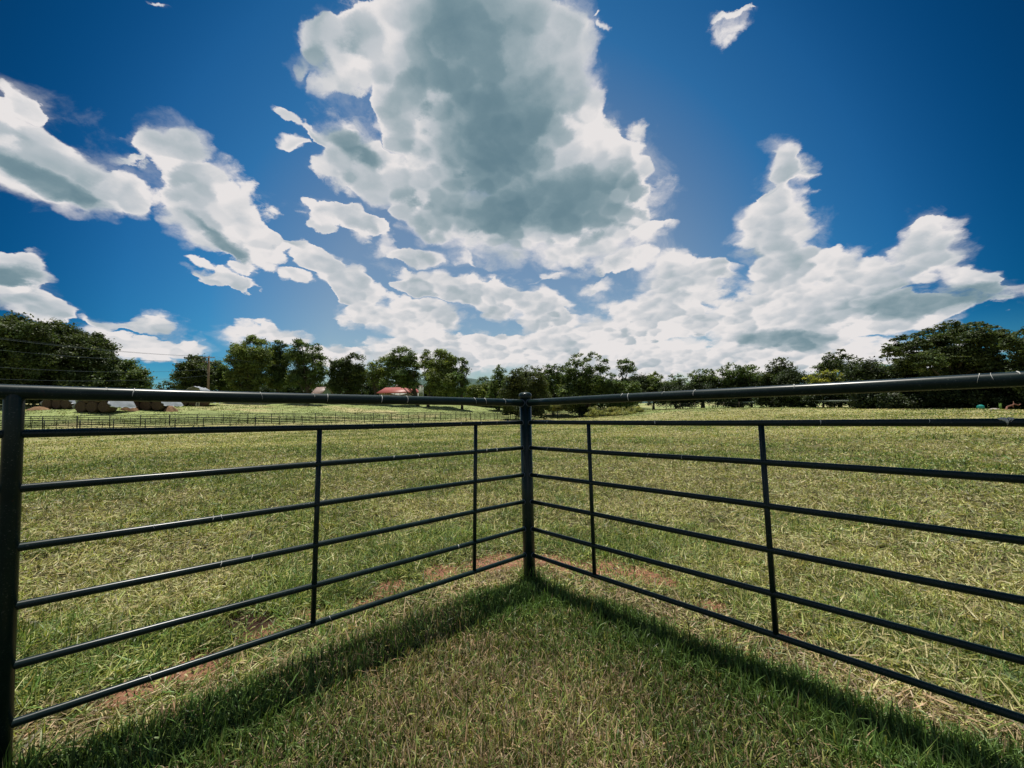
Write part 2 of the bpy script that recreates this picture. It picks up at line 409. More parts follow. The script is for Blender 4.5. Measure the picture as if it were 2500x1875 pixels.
ctrl = np.array(ctrl)
def tps_k(r2): return 0.5 * r2 * np.log(r2 + 1e-9)
K = tps_k(((ctrl[:, None, :2] - ctrl[None, :, :2]) ** 2).sum(-1)) + np.eye(len(ctrl)) * 0.5
Pm = np.hstack([np.ones((len(ctrl), 1)), ctrl[:, :2]])
A_ = np.block([[K, Pm], [Pm.T, np.zeros((3, 3))]])
W_ = np.linalg.solve(A_, np.concatenate([ctrl[:, 2], np.zeros(3)]))
def gz(x, y):
    x = np.asarray(x, float); y = np.asarray(y, float); shp = x.shape
    x = x.ravel(); y = y.ravel()
    r = np.hypot(x, y); s = np.where(r > 125, 125 / np.maximum(r, 1e-6), 1.0); xc, yc = x * s, y * s
    z = np.empty_like(x)
    for i in range(0, len(x), 200000):
        a, b = xc[i:i + 200000], yc[i:i + 200000]
        z[i:i + 200000] = tps_k((a[:, None] - ctrl[:, 0]) ** 2 + (b[:, None] - ctrl[:, 1]) ** 2) @ W_[:-3] + W_[-3] + W_[-2] * a + W_[-1] * b
    z = z * (1 - smooth(125, 260, r)) + smooth(125, 260, r) * 1.0
    nearw = 1 - smooth(6, 12, r)                       # exact plane under the near fence
    z = z * (1 - nearw) + nearw * (GR[0] * (x - Cc[0]) + GR[1] * (y - Cc[1]))
    return z.reshape(shp)
def gz1(x, y): return float(gz(np.array([x]), np.array([y]))[0])

def ground_px(x, y):
    d = ray(x, y); g0 = -GR @ Cc
    t = (g0 - EYE) / (d[2] - GR @ d[:2]); return d[:2] * t
dirt_spots = [(ground_px(x, y), r) for (x, y, r) in [(1235, 1372, .20), (1180, 1385, .18), (1330, 1368, .17), (1370, 1385, .14), (1490, 1392, .20), (1560, 1402, .18), (1610, 1425, .14),
    (1080, 1402, .16), (960, 1435, .15), (640, 1555, .13), (470, 1632, .14), (330, 1690, .10), (760, 1500, .10), (1740, 1480, .10), (1930, 1560, .09), (900, 1470, .12)]]
brown_spots = [(ground_px(x, y), r) for (x, y, r) in [(590, 1520, .20), (655, 1440, .08), (2250, 1500, .1)]]
FA, FB = at(62, 1048, fence_D(62)), at(1400, 1019, fence_D(1400))
fdir = (FB - FA)[:2] / np.linalg.norm((FB - FA)[:2]); fnor = np.array([-fdir[1], fdir[0]])   # fnor points beyond the fence

def zones(x, y):
    jx = (fbm(x, y, .45, 130, 3) - .5) * .35; jy = (fbm(x, y, .45, 140, 3) - .5) * .35
    P = np.stack([x, y], -1) - Cc
    offL = P @ nL; offR = P @ nR
    inside = (offL < 0) & (offR > 0)
    ins = smooth(0.03, -0.03, offL - 0.07 + jx * .7) * smooth(-0.03, 0.03, offR + 0.11 + jy * .7)
    dist = np.where(inside, np.minimum(-offL, offR), 0)
    tL = P @ dL; tR = P @ dR
    strip = ins * (smooth(0.52, 0.26, -offL + jx) * smooth(-0.12, 0.02, -offL + jy) * smooth(-0.1, .1, tL) + smooth(0.42, 0.16, offR + jx) * smooth(-0.14, -0.02, offR + jy) * smooth(-0.1, .1, tR)); strip = np.clip(strip, 0, 1)
    outL = np.where(tL > -0.3, np.maximum(offL, 0), 9); outR = np.where(tR > -0.3, np.maximum(-offR, 0), 9)
    outd = np.minimum(np.where(offL > 0, outL, 9), np.where(offR < 0, outR, 9))
    bare = smooth(0.70, 0.25, outd) * smooth(0.02, 0.14, outd)                     # worn straw strip just outside the fence
    dirt = np.zeros_like(x); brown = np.zeros_like(x)
    wob = fbm(x, y, 0.25, 40, 3) * 0.9 + 0.55
    for c, r in dirt_spots: dirt = np.maximum(dirt, smooth(1.5, 0.5, np.hypot(x - c[0], y - c[1]) / (1.35 * r * wob)))
    for c, r in brown_spots: brown = np.maximum(brown, smooth(1.2, 0.6, np.hypot((x - c[0]), (y - c[1])) / (r * wob)))
    beyond = smooth(-0.5, 1.5, (np.stack([x, y], -1) - FA[:2]) @ fnor)
    beyond = np.where(x > 22, smooth(74, 80, y + 0.2 * (x - 22)), beyond)
    return ins, strip, bare, dirt, brown, beyond

STRAW = np.array([.64, .57, .28]); STRAWB = np.array([.58, .43, .26]); YEL = np.array([.44, .48, .14]); GRN = np.array([.16, .26, .06]); DEEP = np.array([.20, .34, .09])
LUSH = np.array([.29, .345, .13]); SOIL = np.array([.46, .225, .14]); SOILD = np.array([.06, .03, .022]); THATCH = np.array([.085, .075, .035])

# ground sheet, fine under the viewer and reaching the horizon
def build_ground():
    rad = np.concatenate([[0.0], np.geomspace(0.25, 160, 300), np.geomspace(170, 4000, 28)])
    na = 560
    th = np.linspace(0, 2 * math.pi, na, endpoint=False)
    X = (rad[:, None] * np.sin(th)[None]); Y = rad[:, None] * np.cos(th)[None]
    Z = gz(X, Y)
    r = np.hypot(X, Y)
    Z = Z + (fbm(X, Y, 1.6, 3, 4) - 0.5) * 0.05 * smooth(1.0, 4, r) + (fbm(X, Y, 14, 8, 3) - 0.5) * 0.35 * smooth(12, 40, r)
    ins, strip, bare, dirt, brown, beyond = zones(X.ravel(), Y.ravel())
    x, y, rr = X.ravel(), Y.ravel(), r.ravel()
    n = fbm(x, y, 2.2, 12, 4)[:, None]; n2 = fbm(x, y, 9.0, 22, 3)[:, None]
    field = STRAW * 0.72 + (YEL - STRAW) * 0.55 * np.clip(n * 1.6 - 0.4, 0, 1)
    field = field * (0.62 + 0.55 * n2)
    near = THATCH * (0.55 + 0.9 * n)  # thatch darkened to paint in the shadowed gaps between blades
    fr = smooth(9, 40, rr)[:, None]
    c = near * (1 - fr) + field * fr
    lush = LUSH * (0.7 + 0.7 * n) ; lush = lush + (STRAW * .8 - lush) * smooth(.55, .75, n2)
    c = c * (1 - beyond[:, None]) + lush * beyond[:, None]
    c = c * (1 - dirt[:, None]) + SOIL * (0.75 + .5 * n) * dirt[:, None]
    c = c * (1 - brown[:, None]) + SOILD * brown[:, None]
    V = np.stack([X, Y, Z], -1).reshape(-1, 3)
    i, j = np.meshgrid(np.arange(len(rad) - 1), np.arange(na), indexing='ij')
    a = i * na + j; b = i * na + (j + 1) % na
    Fq = np.stack([a, a + na, b + na, b], -1).reshape(-1, 4)
    m, t, bs = new_mat('soil_and_thatch')
    oc = t.new('ShaderNodeTexCoord').outputs['Object']
    tone = t.new('ShaderNodeAttribute', attribute_name='tone').outputs['Color']
    nA = t.noise(oc, 30.0, 8, 0.7); nB = t.noise(oc, 2.6, 8, 0.72)
    k = t.math('ADD', t.rng(nA, 0.25, 0.75, 0.55, 1.35), t.rng(nB, 0.3, 0.7, -0.25, 0.25))
    kk = t.comb(k, k, k)
    t.put(bs.inputs['Base Color'], t.mix(1.0, tone, kk, 'MULTIPLY'))
    bs.inputs['Roughness'].default_value = 0.95; bs.inputs['Specular IOR Level'].default_value = 0.15
    bp = t.new('ShaderNodeBump'); bp.inputs['Strength'].default_value = 0.9; bp.inputs['Distance'].default_value = 0.05
    t.put(bp.inputs['Height'], t.math('ADD', nA, t.math('MULTIPLY', nB, 2.0))); t.put(bs.inputs['Normal'], bp.outputs[0])
    g = mesh_np('ground', V, Fq, m, None, True, c)
    tag(g, 'rolling pasture ground of soil and dry thatch under the grass', kind='structure')
build_ground()

# ------------------------------------------------------------------ grass (countless: stuff)
def blades(n, rmin, rmax, half, pw, nseg, name, wid, hscale, label, clump=0.0):
    """n blades between two radii in a wedge, density falling as r**-pw"""
    q = 2 - pw; u = rng.random(n)
    r = (rmin ** q + u * (rmax ** q - rmin ** q)) ** (1 / q) if abs(q) > 1e-6 else rmin * (rmax / rmin) ** u
    a = (rng.random(n) * 2 - 1) * half
    x = r * np.sin(a); y = r * np.cos(a)
    if clump > 0:
        nc = n // 9; ci = rng.integers(0, nc, n); x = x[ci] + rng.normal(0, clump, n) * r[ci]; y = y[ci] + rng.normal(0, clump, n) * r[ci]; r = np.hypot(x, y)
    ins, strip, bare, dirt, brown, beyond = zones(x, y)
    p1 = fbm(x, y, 0.9, 60, 4); p2 = fbm(x, y, 3.5, 70, 3); p3 = fbm(x, y, 0.35, 80, 2)
    p4 = fbm(x * .6, y, 9.0, 170, 3)
    green = np.clip((p1 - 0.47) * 3.2 + (p2 - 0.5) * 3.4 + (p4 - .5) * 2.5 * smooth(4, 14, r), -0.7, 0.95)
    dry_in = smooth(0.52, 0.62, p2 * .5 + p1 * .5)
    # keep fewer blades on bare soil
    keep = rng.random(n) > np.clip(dirt * 0.68 + brown * 0.85 + bare * 0.10, 0, .93)
    pg = np.where(ins > .5, 0.55 - 0.34 * dry_in + 0.40 * strip, 0.20 + 0.32 * green - 0.17 * bare)
    pg = pg * (1 - beyond) + 0.75 * beyond
    ps = np.where(ins > .5, 0.24 + 0.30 * dry_in - 0.22 * strip, 0.40 - 0.35 * green + 0.35 * bare)
    ps = ps * (1 - beyond) + 0.12 * beyond
    s = rng.random(n)
    typ = np.where(s < pg, 0, np.where(s < pg + ps, 1, 2))     # green, straw, yellow-green
    base = np.where((typ == 0)[:, None], GRN, np.where((typ == 1)[:, None], STRAW, YEL))
    base = np.where(((ins > .5) & (typ == 1))[:, None], STRAWB, base)
    base = np.where(((bare > .4) & (typ == 1) & (rng.random(n) < .6))[:, None], STRAWB, base)
    base = np.where(((beyond > .5) & (typ == 0))[:, None], LUSH, base)
    base = base * (1 - 0.45 * (strip * (typ == 0))[:, None]) + DEEP * (0.45 * strip * (typ == 0))[:, None]
    colr = base * (0.26 + 1.08 * rng.random((n, 1)) ** 1.25) * (0.72 + 0.55 * p3[:, None]) * (1.25 - .5 * p4[:, None])
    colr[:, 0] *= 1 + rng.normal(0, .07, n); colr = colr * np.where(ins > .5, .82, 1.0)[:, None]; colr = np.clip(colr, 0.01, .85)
    lush_h = 0.5 + 1.1 * p1
    L = np.where(ins > .5, 0.050 + 0.045 * rng.random(n) + strip * (0.015 + 0.045 * rng.random(n)), 0.055 + 0.085 * rng.random(n) ** 1.4)
    L = L * lush_h * hscale * np.where((bare > .4), 0.8, 1)
    L = np.where(rng.random(n) < 0.015, L * 1.7, L)
    L = L * (1 - .5 * dirt)
    pd = np.hypot(x - Cc[0], y - Cc[1]); pq = Cc + dL * 2.955; pd = np.minimum(pd, np.hypot(x - pq[0], y - pq[1])); L = L * (1 + .9 * smooth(.16, .06, pd))
    wdt = wid(r) * (0.6 + 0.8 * rng.random(n)) * np.where(strip > .5, 1.15, 1)
    lean = np.where(ins > .5, np.abs(rng.normal(0.35, .35, n)) * (1 - .3 * strip), np.abs(rng.normal(0.85, .40, n)))
    lean = np.where(typ == 1, lean + 0.3, lean)
    lean = np.clip(lean, 0, 1.45)
    curl = rng.normal(0.7, 1.0, n)
    curl = np.clip(curl, -1.6, 2.6); curl = np.minimum(curl, 2.7 - lean)
    hd = rng.random(n) * 2 * math.pi
    hd = np.where(ins > .5, hd, hd * .8 + 2 * math.pi * fbm(x, y, .5, 90, 2) * 1.6)   # matted swathes lie together
    tw = rng.random(n) * math.pi
    z0 = gz(x, y) + (fbm(x, y, 1.6, 3, 4) - 0.5) * 0.05 * smooth(1.0, 4, r) + (fbm(x, y, 14, 8, 3) - 0.5) * 0.35 * smooth(12, 40, r)
    lift = np.where(ins > .5, 0.0, 0.05 * rng.random(n) * (lean > .9)) * hscale
    sel = keep
    x, y, z0, L, wdt, lean, curl, hd, tw, lift, colr = [v[sel] for v in (x, y, z0, L, wdt, lean, curl, hd, tw, lift, colr)]
    n = len(x); S = nseg
    hx, hy = np.cos(hd), np.sin(hd)
    px, py, pz = x.copy(), y.copy(), z0 - 0.004 + lift
    verts = np.empty((n, 2 * S + 1, 3), np.float32)
    wx, wy = -hy, hx
    tw_ = (tw - math.pi / 2) * .6
    for k in range(S + 1):
        f = k / S
        if k < S:
            wk = wdt * (1 - 0.75 * f ** 1.5) / 2
            cx, cz = np.cos(tw_), np.sin(tw_)
            verts[:, 2 * k] = np.stack([px - wx * wk * cx, py - wy * wk * cx, pz - cz * wk], 1)
            verts[:, 2 * k + 1] = np.stack([px + wx * wk * cx, py + wy * wk * cx, pz + cz * wk], 1)
            th = lean + curl * (f + .5 / S)
            px = px + hx * np.sin(th) * L / S; py = py + hy * np.sin(th) * L / S; pz = np.maximum(pz + np.cos(th) * L / S, z0 + 0.004)
        else:
            verts[:, 2 * S] = np.stack([px, py, pz], 1)
    b = (np.arange(n) * (2 * S + 1))[:, None]
    q4 = np.concatenate([b + np.array([2 * k, 2 * k + 1, 2 * k + 3, 2 * k + 2]) for k in range(S - 1)]) if S > 1 else np.zeros((0, 4), int)
    t3 = b + np.array([2 * S - 2, 2 * S - 1, 2 * S])
    colv = np.repeat(colr[:, None, :], 2 * S + 1, 1)
    base_tip = np.concatenate([np.repeat([0.75 + 0.3 * k / S], 2) for k in range(S)] + [[1.1]])   # blade colour runs darker at the base, lighter at the tip
    colv = colv * base_tip[None, :, None]
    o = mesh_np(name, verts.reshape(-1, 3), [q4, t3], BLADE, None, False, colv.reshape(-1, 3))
    return tag(o, label, 'grass', kind='stuff')
blades(250000, 1.25, 5.5, math.radians(66), 1.0, 3, 'grass', lambda r: 0.0036 + 0.0010 * r, 1.0, 'short green and straw grass around the fence corner')
blades(260000, 5.5, 17, math.radians(62), 1.35, 3, 'grass', lambda r: 0.0026 + 0.0012 * r, 1.0, 'matted yellow green hay grass beyond the corner fence', clump=.006)
blades(260000, 17, 60, math.radians(60), 1.55, 2, 'grass', lambda r: 0.006 + 0.0012 * r, 1.25, 'pale dry grass across the middle of the field', clump=.005)
blades(120000, 55, 112, math.radians(60), 1.2, 2, 'grass', lambda r: 0.02 + 0.0012 * r, 1.35, 'far pasture grass by the distant fences', clump=0.004)

# ------------------------------------------------------------------ near pipe fence
S = 1.14
ZR = [EYE + v * S for v in (.0195, -.1318, -.3231, -.5281, -.732, -.9354, -1.1282)]
SLOPE = {'L': .027, 'R': .0136}
DIR = {'L': dL, 'R': dR}
def fpt(side, t, k=None, z=None, slope=True):
    p = Cc + DIR[side] * t
    zz = (ZR[k] if k is not None else z) + (SLOPE[side] * t if slope else 0)
    return np.array([p[0], p[1], zz])
def t_at(side, k, px):
    lo, hi = 0.0, 3.4
    def fx(t):
        P = fpt(side, t, k) - CAM; return 1250 + F * (P @ rt) / (P @ fw)
    sgn = -1 if side == 'L' else 1
    for _ in range(40):
        m = (lo + hi) / 2
        if sgn * (fx(m) - px) < 0: lo = m
        else: hi = m
    return (lo + hi) / 2
fence = thing('pipe_fence', 'dark painted pipe fence meeting in a corner in front of the viewer, seven rails high', 'fence', (Cc[0], Cc[1], 0))
O3 = np.array([Cc[0], Cc[1], 0])
def L3(p): return np.asarray(p) - O3
# corner post with its domed cap
m = MB(); m.tube([L3((Cc[0], Cc[1], -0.25)), L3((Cc[0], Cc[1], 0.6)), L3((Cc[0], Cc[1], ZR[0] + 0.045))], 0.0515, 28)
cpost = m.build('corner_post', PIPE, fence, True); cpost['label'] = 'thick corner post with domed cap'
m = MB(); zc = ZR[0] + 0.040
m.lathe([(0.0515, 0), (0.056, 0.002), (0.0575, 0.008), (0.0575, 0.030), (0.055, 0.038), (0.047, 0.047), (0.034, 0.053), (0.018, 0.056), (0.0005, 0.057)], (0, 0, zc), 28)
m.build('post_cap', PIPE, cpost, True)
RADR, RADT = 0.0168, 0.0302
def sag_line(side, k, t0, t1, n=14, off=(0, 0, 0)):
    ts = np.linspace(t0, t1, n); out = []
    for i, t in enumerate(ts):
        p = fpt(side, t, k) + np.array(off)
        p = p + np.array([0, 0, 0.0022 * math.sin(t * 2.1 + k * 1.7)])
        out.append(L3(p))
    return out
for side in 'LR':
    m = MB(); m.tube(sag_line(side, 0, 0.035, 6.3, 24), RADT, 20); m.build('top_rail', PIPE, fence, True)
    m = MB()
    # saddle weld where the rail meets the post
    for k in range(7):
        R_ = RADT if k == 0 else RADR
        mr = None
        if k:
            mr = MB().tube(sag_line(side, k, 0.035, 6.3, 24), RADR, 16).build('rail', PIPE, fence, True)
        else:
            mr = [c for c in fence.children if c.name.startswith('top_rail')][-1]
        w = MB(); th = np.linspace(0, 2 * math.pi, 19)
        ring = []
        ax = np.array([*DIR[side], 0]); ay = np.array([-DIR[side][1], DIR[side][0], 0])
        for a in th:
            yy = (R_ + 0.0015) * math.cos(a); zz = (R_ + 0.0015) * math.sin(a)
            xx = math.sqrt(max(0.0515 ** 2 - yy ** 2, 1e-5)) + 0.0015
            ring.append(ax * xx + ay * yy + np.array([0, 0, ZR[k] + zz + SLOPE[side] * xx]))
        w.tube(ring, 0.0042 + 0.0008 * np.sin(np.arange(19) * 2.3), 6, cap=False)
        w.build('weld_bead', WELD, mr, True)
STAYS = {'L': [((1161.3, 1), (1158.1, 6)), ((780.4, 1), (764.2, 6))], 'R': [((1436.5, 1), (1451.5, 6)), ((1857.6, 1), (1894.7, 6))]}
for side in 'LR':
    tt = []
    for (a, b) in STAYS[side]:
        t0, t1 = t_at(side, a[1], a[0]), t_at(side, b[1], b[0])
        p0 = fpt(side, t0, 1) - np.array([0, 0, 0.012]); p1 = fpt(side, t1, 6) + np.array([0, 0, 0.006])
        MB().tube([L3(p0), L3((p0 + p1) / 2), L3(p1)], 0.0150, 14).build('stay', PIPE, fence, True)
        tt.append((t0 + t1) / 2)
    for t in (3.95, 5.0):
        p0 = fpt(side, t, 1); p1 = fpt(side, t, 6)
        MB().tube([L3(p0), L3(p1)], 0.0150, 12).build('stay', PIPE, fence, True)
    for t in (2.955, 5.9):
        base = fpt(side, t, z=0, slope=False); g = gz1(base[0], base[1])
        topz = fpt(side, t, 0)[2] - 0.004
        pr = MB().tube([L3((base[0], base[1], g - .25)), L3((base[0], base[1], topz - .02)), L3((base[0], base[1], topz + .008)), L3((base[0], base[1], topz + 0.022))], [0.0305, .0305, .027, .012], 22).build('post', PIPE, fence, True)
# dried droppings down the sides of the rails
def dropping(side, k, px, length, width=0.004):
    t = t_at(side, k, px); R_ = (RADT if k == 0 else RADR) + 0.0008
    c = fpt(side, t, k) + np.array([0, 0, 0.0022 * math.sin(t * 2.1 + k * 1.7)])
    nrm = np.array([-DIR[side][1], DIR[side][0], 0]); nrm *= np.sign(nrm @ (CAM - c)) or 1
    pts = []; rr = []
    for i in range(8):
        f = i / 7; a = math.radians(78) - f * length
        pts.append(L3(c + nrm * R_ * math.cos(a) + np.array([0, 0, R_ * math.sin(a)]) + np.array([*DIR[side], 0]) * (0.004 * math.sin(f * 3 + px))))
        rr.append(width * (0.9 - 0.5 * f + 0.25 * math.sin(5 * f + px)) * .5)
    MB().tube(pts, rr, 6).build('dropping', DROP, fence, True)
for (s, k, px, ln, wd) in [('L', 0, 325, 1.6, .005), ('L', 0, 260, .7, .003), ('L', 0, 636, 1.7, .003), ('L', 0, 797, 2.0, .005), ('L', 0, 928, 2.0, .007), ('L', 0, 990, 2.0, .006), ('L', 0, 763, 1.1, .003),
    ('L', 0, 1157, 1.9, .006), ('L', 0, 1182, 2.1, .006), ('L', 0, 1228, 1.7, .006), ('L', 1, 909, 1.2, .004), ('L', 1, 962, 1.2, .004), ('L', 1, 1007, 1.4, .005), ('L', 1, 1124, 1.5, .006), ('L', 1, 1172, 1.4, .006), ('L', 1, 1210, 1.5, .005), ('L', 1, 1238, 1.3, .005),
    ('L', 2, 1210, 1.8, .007), ('L', 2, 1186, 1.5, .005), ('L', 5, 1118, 1.8, .008), ('L', 3, 541, 1.6, .005), ('L', 3, 519, 1.4, .005), ('L', 4, 538, 1.6, .005), ('L', 4, 614, 1.3, .004), ('L', 6, 366, 1.6, .005), ('L', 3, 377, 1.3, .003), ('L', 6, 805, 1.5, .004), ('L', 2, 1020, 1.4, .005), ('L', 2, 960, 1.3, .005),
    ('R', 0, 1521, 1.0, .006), ('R', 0, 1538, 2.1, .007), ('R', 0, 1699, 1.5, .007), ('R', 0, 1623, 1.0, .004), ('R', 0, 1941, 1.1, .006), ('R', 0, 2389, 1.6, .003), ('R', 0, 2423, 1.3, .003), ('R', 0, 2487, .8, .006), ('R', 1, 1338, 1.6, .006), ('R', 1, 1601, 1.7, .008), ('R', 1, 2004, 1.9, .005), ('R', 1, 2268, 1.4, .003),
    ('R', 2, 1340, 1.5, .007), ('R', 2, 1391, 1.0, .006), ('R', 2, 1585, 1.4, .006), ('R', 2, 1668, 1.7, .005), ('R', 3, 1316, 1.0, .006), ('R', 1, 2456, 1.9, .012), ('R', 1, 2449, 1.0, .014), ('R', 1, 2463, .9, .012), ('R', 1, 2470, 1.1, .008), ('R', 1, 2442, .7, .008)]:
    dropping(s, k, px, ln, wd)

# ------------------------------------------------------------------ trees
def leaves(P, Nrm, size, aspect, colr):
    n = len(P)
    Nrm = Nrm / (np.linalg.norm(Nrm, axis=1)[:, None] + 1e-9)
    R_ = rng.normal(size=(n, 3)); A = np.cross(Nrm, R_); A /= np.linalg.norm(A, axis=1)[:, None] + 1e-9; B = np.cross(Nrm, A)
    a = A * (size * aspect)[:, None] / 2; b = B * size[:, None] / 2
    V = np.stack([P - a, P - b * .9 + a * .1, P + a, P + b * .9 + a * .1], 1).reshape(-1, 3)
    f = (np.arange(n) * 4)[:, None] + np.array([0, 1, 2, 3])
    return V, f, np.repeat(colr, 4, 0)
def crown_mesh(name, lobes, tone, parent, leaf, dens=1.0, flat=0.65, droop=0.0, spike=0.0, inner=True):
    """lobes: list of (x,y,z,r) local; tone rgb; leaf size in metres"""
    Ps, Ns, Cs, Ss = [], [], [], []
    for (cx, cy, cz, R_) in lobes:
        nc = max(6, int(dens * 15.0 * R_ ** 1.75 / (leaf / .3) ** 1.0))
        d = rng.normal(size=(nc, 3)); d /= np.linalg.norm(d, axis=1)[:, None]
        d[:, 2] = np.where((d[:, 2] < -0.3) & (rng.random(nc) < .6), -d[:, 2], d[:, 2])
        rr = R_ * (0.30 + 0.76 * rng.random(nc) ** 0.6)
        c = np.array([cx, cy, cz]) + d * rr[:, None] * np.array([1, 1, 0.92])
        crad = (0.22 + 0.26 * rng.random(nc)) * min(R_, 2.6) ** .75
        m_ = np.maximum(6, (24 * (crad / .45) ** 2 / (leaf / .26) ** 2)).astype(int); m_ = np.minimum(m_, 70)
        ci = np.repeat(np.arange(nc), m_); k = len(ci)
        g = rng.normal(size=(k, 3)) * crad[ci][:, None] * np.array([1.0, 1.0, flat]) * .62
        if spike: g[:, 2] += np.abs(g[:, 2]) * spike
        P = c[ci] + g
        Nn = rng.normal(size=(k, 3)) * .75 + d[ci] * .45 + np.array([0, 0, 1.0])
        bright = (0.55 + 0.95 * rng.random(nc) ** 1.3)[ci] * (0.75 + .5 * rng.random(k))  # random cluster brightness widened to stand in for sunlit highlights
        yel = (rng.random(nc)[ci] ** 2 * .8)
        cc = np.asarray(tone) * bright[:, None]
        cc = cc * (1 + yel[:, None] * np.array([.75, .35, -.1]))
        Ps.append(P); Ns.append(Nn); Cs.append(cc); Ss.append(leaf * (.6 + .8 * rng.random(k)))
    V, f, c = leaves(np.vstack(Ps), np.vstack(Ns), np.concatenate(Ss), 1.35, np.clip(np.vstack(Cs), .005, .6))
    return mesh_np(name, V, f, LEAF, parent, False, c)
def limb(mb, a, b, ra, rb, n=5, wob=.08):
    a = np.asarray(a, float); b = np.asarray(b, float); L = np.linalg.norm(b - a)
    t = np.linspace(0, 1, n)[:, None]; p = a + (b - a) * t
    p[1:-1] += rng.normal(size=(n - 2, 3)) * L * wob * .5
    p[:, 2] += np.sin(t[:, 0] * math.pi) * L * .06
    mb.tube(p, np.linspace(ra, rb, n), 7)
FR = {'a': (3.539, 0, 720), 'b': (2.949, 500, 720), 'c': (3.16, 1150, 780), 'd': (3.16, 1800, 720), 's': (1, 0, 0)}
NT_ = [0]
def tree(name, label, D, trunk_x, frame, lobes, tone=(.07, .11, .03), leaf=.28, dens=1.0, flat=.65, spike=0.0, cat='tree', group=None, depth=.35, trunk=True, trunk_r=None, ntrunk=1):
    k, ox, oy = FR[frame]
    L = [(ox + x / k, oy + y / k, r / k * (1.34 if 'tall' in name else 1.26 if group == GC else 1.15)) for (x, y, r) in lobes]
    w = max(x + r for x, y, r in L) - min(x - r for x, y, r in L)
    wm = w * D / F
    bx = trunk_x if trunk_x is not None else sum(x for x, y, r in L) / len(L)
    # base of the trunk on the ground under its pixel column
    B = at(bx, 990, D); B = np.array([B[0], B[1], gz1(B[0], B[1])])
    t = thing(name, label, cat, B, 0, group)
    out = []
    for (x, y, r) in L:
        off = rng.uniform(-1, 1) * depth * wm * .5
        P = at(x, y, D + off); rm = r * (D + off) / F
        out.append((P[0] - B[0], P[1] - B[1], P[2] - B[2], rm))
        if rm > 1.3:       # a second lobe further back fills the crown
            P2 = at(x + rng.uniform(-.3, .3) * r, y + r * .25, D + off + rm * rng.uniform(.6, 1.2)); out.append((P2[0] - B[0], P2[1] - B[1], P2[2] - B[2], rm * .72))
    out = [(x, y, max(z, r * .75), r) for (x, y, z, r) in out]
    crown_mesh('crown', out, tone, t, leaf, dens, flat, spike=spike)
    if trunk:
        H = max(z + r for x, y, z, r in out); tr = trunk_r or max(.12, H * .024)
        top = np.array([np.mean([o[0] for o in out]) * .6, np.mean([o[1] for o in out]) * .6, H * .55])
        mb = MB()
        pts = [np.array([0, 0, -.3]), np.array([0, 0, H * .08]), top * np.array([.3, .3, .45]), top * np.array([.7, .7, .8]), top]
        mb.tube(pts, [tr * 1.35, tr, tr * .85, tr * .7, tr * .45], 9)
        for (x, y, z, r) in sorted(out, key=lambda o: -o[3])[:14]:
            f = min(.98, max(.25, (z / H) * .7)); s0 = np.array([top[0] * f, top[1] * f, top[2] * f])
            limb(mb, s0, (x, y, z), tr * .42, tr * .1)
            for _ in range(3):
                d = rng.normal(size=3); d[2] = abs(d[2]) * .6; d /= np.linalg.norm(d)
                limb(mb, (x, y, z), np.array([x, y, z]) + d * r * .8, tr * .12, tr * .04, 3)
        mb.build('trunk', BARK, t, True)
    return t
GL = 'tall trees along the left edge of the pasture'; GM = 'trees standing round the farmhouse'; GC = 'trees behind the fence corner'; GRT = 'trees in the wood on the right'
DK = (.070, .105, .040); MD = (.108, .168, .060); LT = (.155, .215, .068); YG = (.30, .34, .06); BR = (.085, .118, .046)
tree('oak_tree', 'huge dark spreading tree cut off by the left edge of the picture', 72, 20, 's', [(45,805,32),(15,815,28),(80,815,28),(-30,830,50),(55,850,45),(-20,900,60),(30,920,50),(85,880,38),(-90,860,70),(70,945,38),(-60,960,50),(95,840,25),(-5,800,25)], DK, .26, group=GL)
tree('oak_tree', 'broad dark tree directly behind the leftmost hay stacks, second from the left edge', 76, 165, 's', [(112,815,26),(150,815,28),(175,832,28),(205,846,26),(135,860,40),(180,880,44),(115,900,40),(215,885,34),(160,925,45),(200,940,38),(120,950,35),(100,850,30),(222,862,16)], DK, .26, group=GL)
tree('oak_tree', 'rounded dark tree forming the right shoulder of the big left hand clump', 80, 250, 's', [(240,830,16),(255,852,20),(228,860,20),(265,872,14),(245,890,30),(258,915,24),(230,925,30),(262,940,22),(272,895,10)], DK, .26, group=GL)
tree('small_tree', 'small rounded tree by itself right of the big dark left hand clump', 84, 310, 's', [(300,890,13),(316,896,17),(286,903,15),(340,920,20),(300,926,25),(270,930,16),(330,942,24),(354,934,10),(348,915,8),(285,945,20)], MD, .26, group=GL)
tree('oak_tree', 'dark tree standing just left of the utility pole', 98, 470, 's', [(472,877,13),(488,888,16),(452,900,15),(470,908,24),(434,922,13),(455,928,20),(498,915,18),(486,940,25),(395,945,9),(412,941,10),(425,948,10),(440,950,14)], DK, .28, group=GM)
tree('small_tree', 'lower bushy tree just right of the utility pole', 106, 535, 's', [(528,897,14),(545,906,13),(515,905,12),(532,925,20),(548,938,18),(518,940,20),(560,950,12)], MD, .28, group=GM)
tree('oak_tree', 'tallest full crowned tree right of the utility pole, its top highest of the middle group', 102, 605, 'b', [(340,325,34),(395,340,36),(300,365,30),(230,390,40),(280,430,60),(380,440,65),(200,480,40),(300,540,85),(220,600,58),(400,600,58),(430,500,45),(445,360,22),(180,420,22),(330,660,50),(240,670,40)], LT, .26, group=GM)
tree('oak_tree', 'slim tree squeezed between the two broadest crowns of the middle group', 108, 680, 'b', [(530,355,30),(495,400,36),(565,380,28),(500,450,45),(560,470,55),(530,550,65),(560,630,55),(490,640,38)], MD, .26, group=GM)
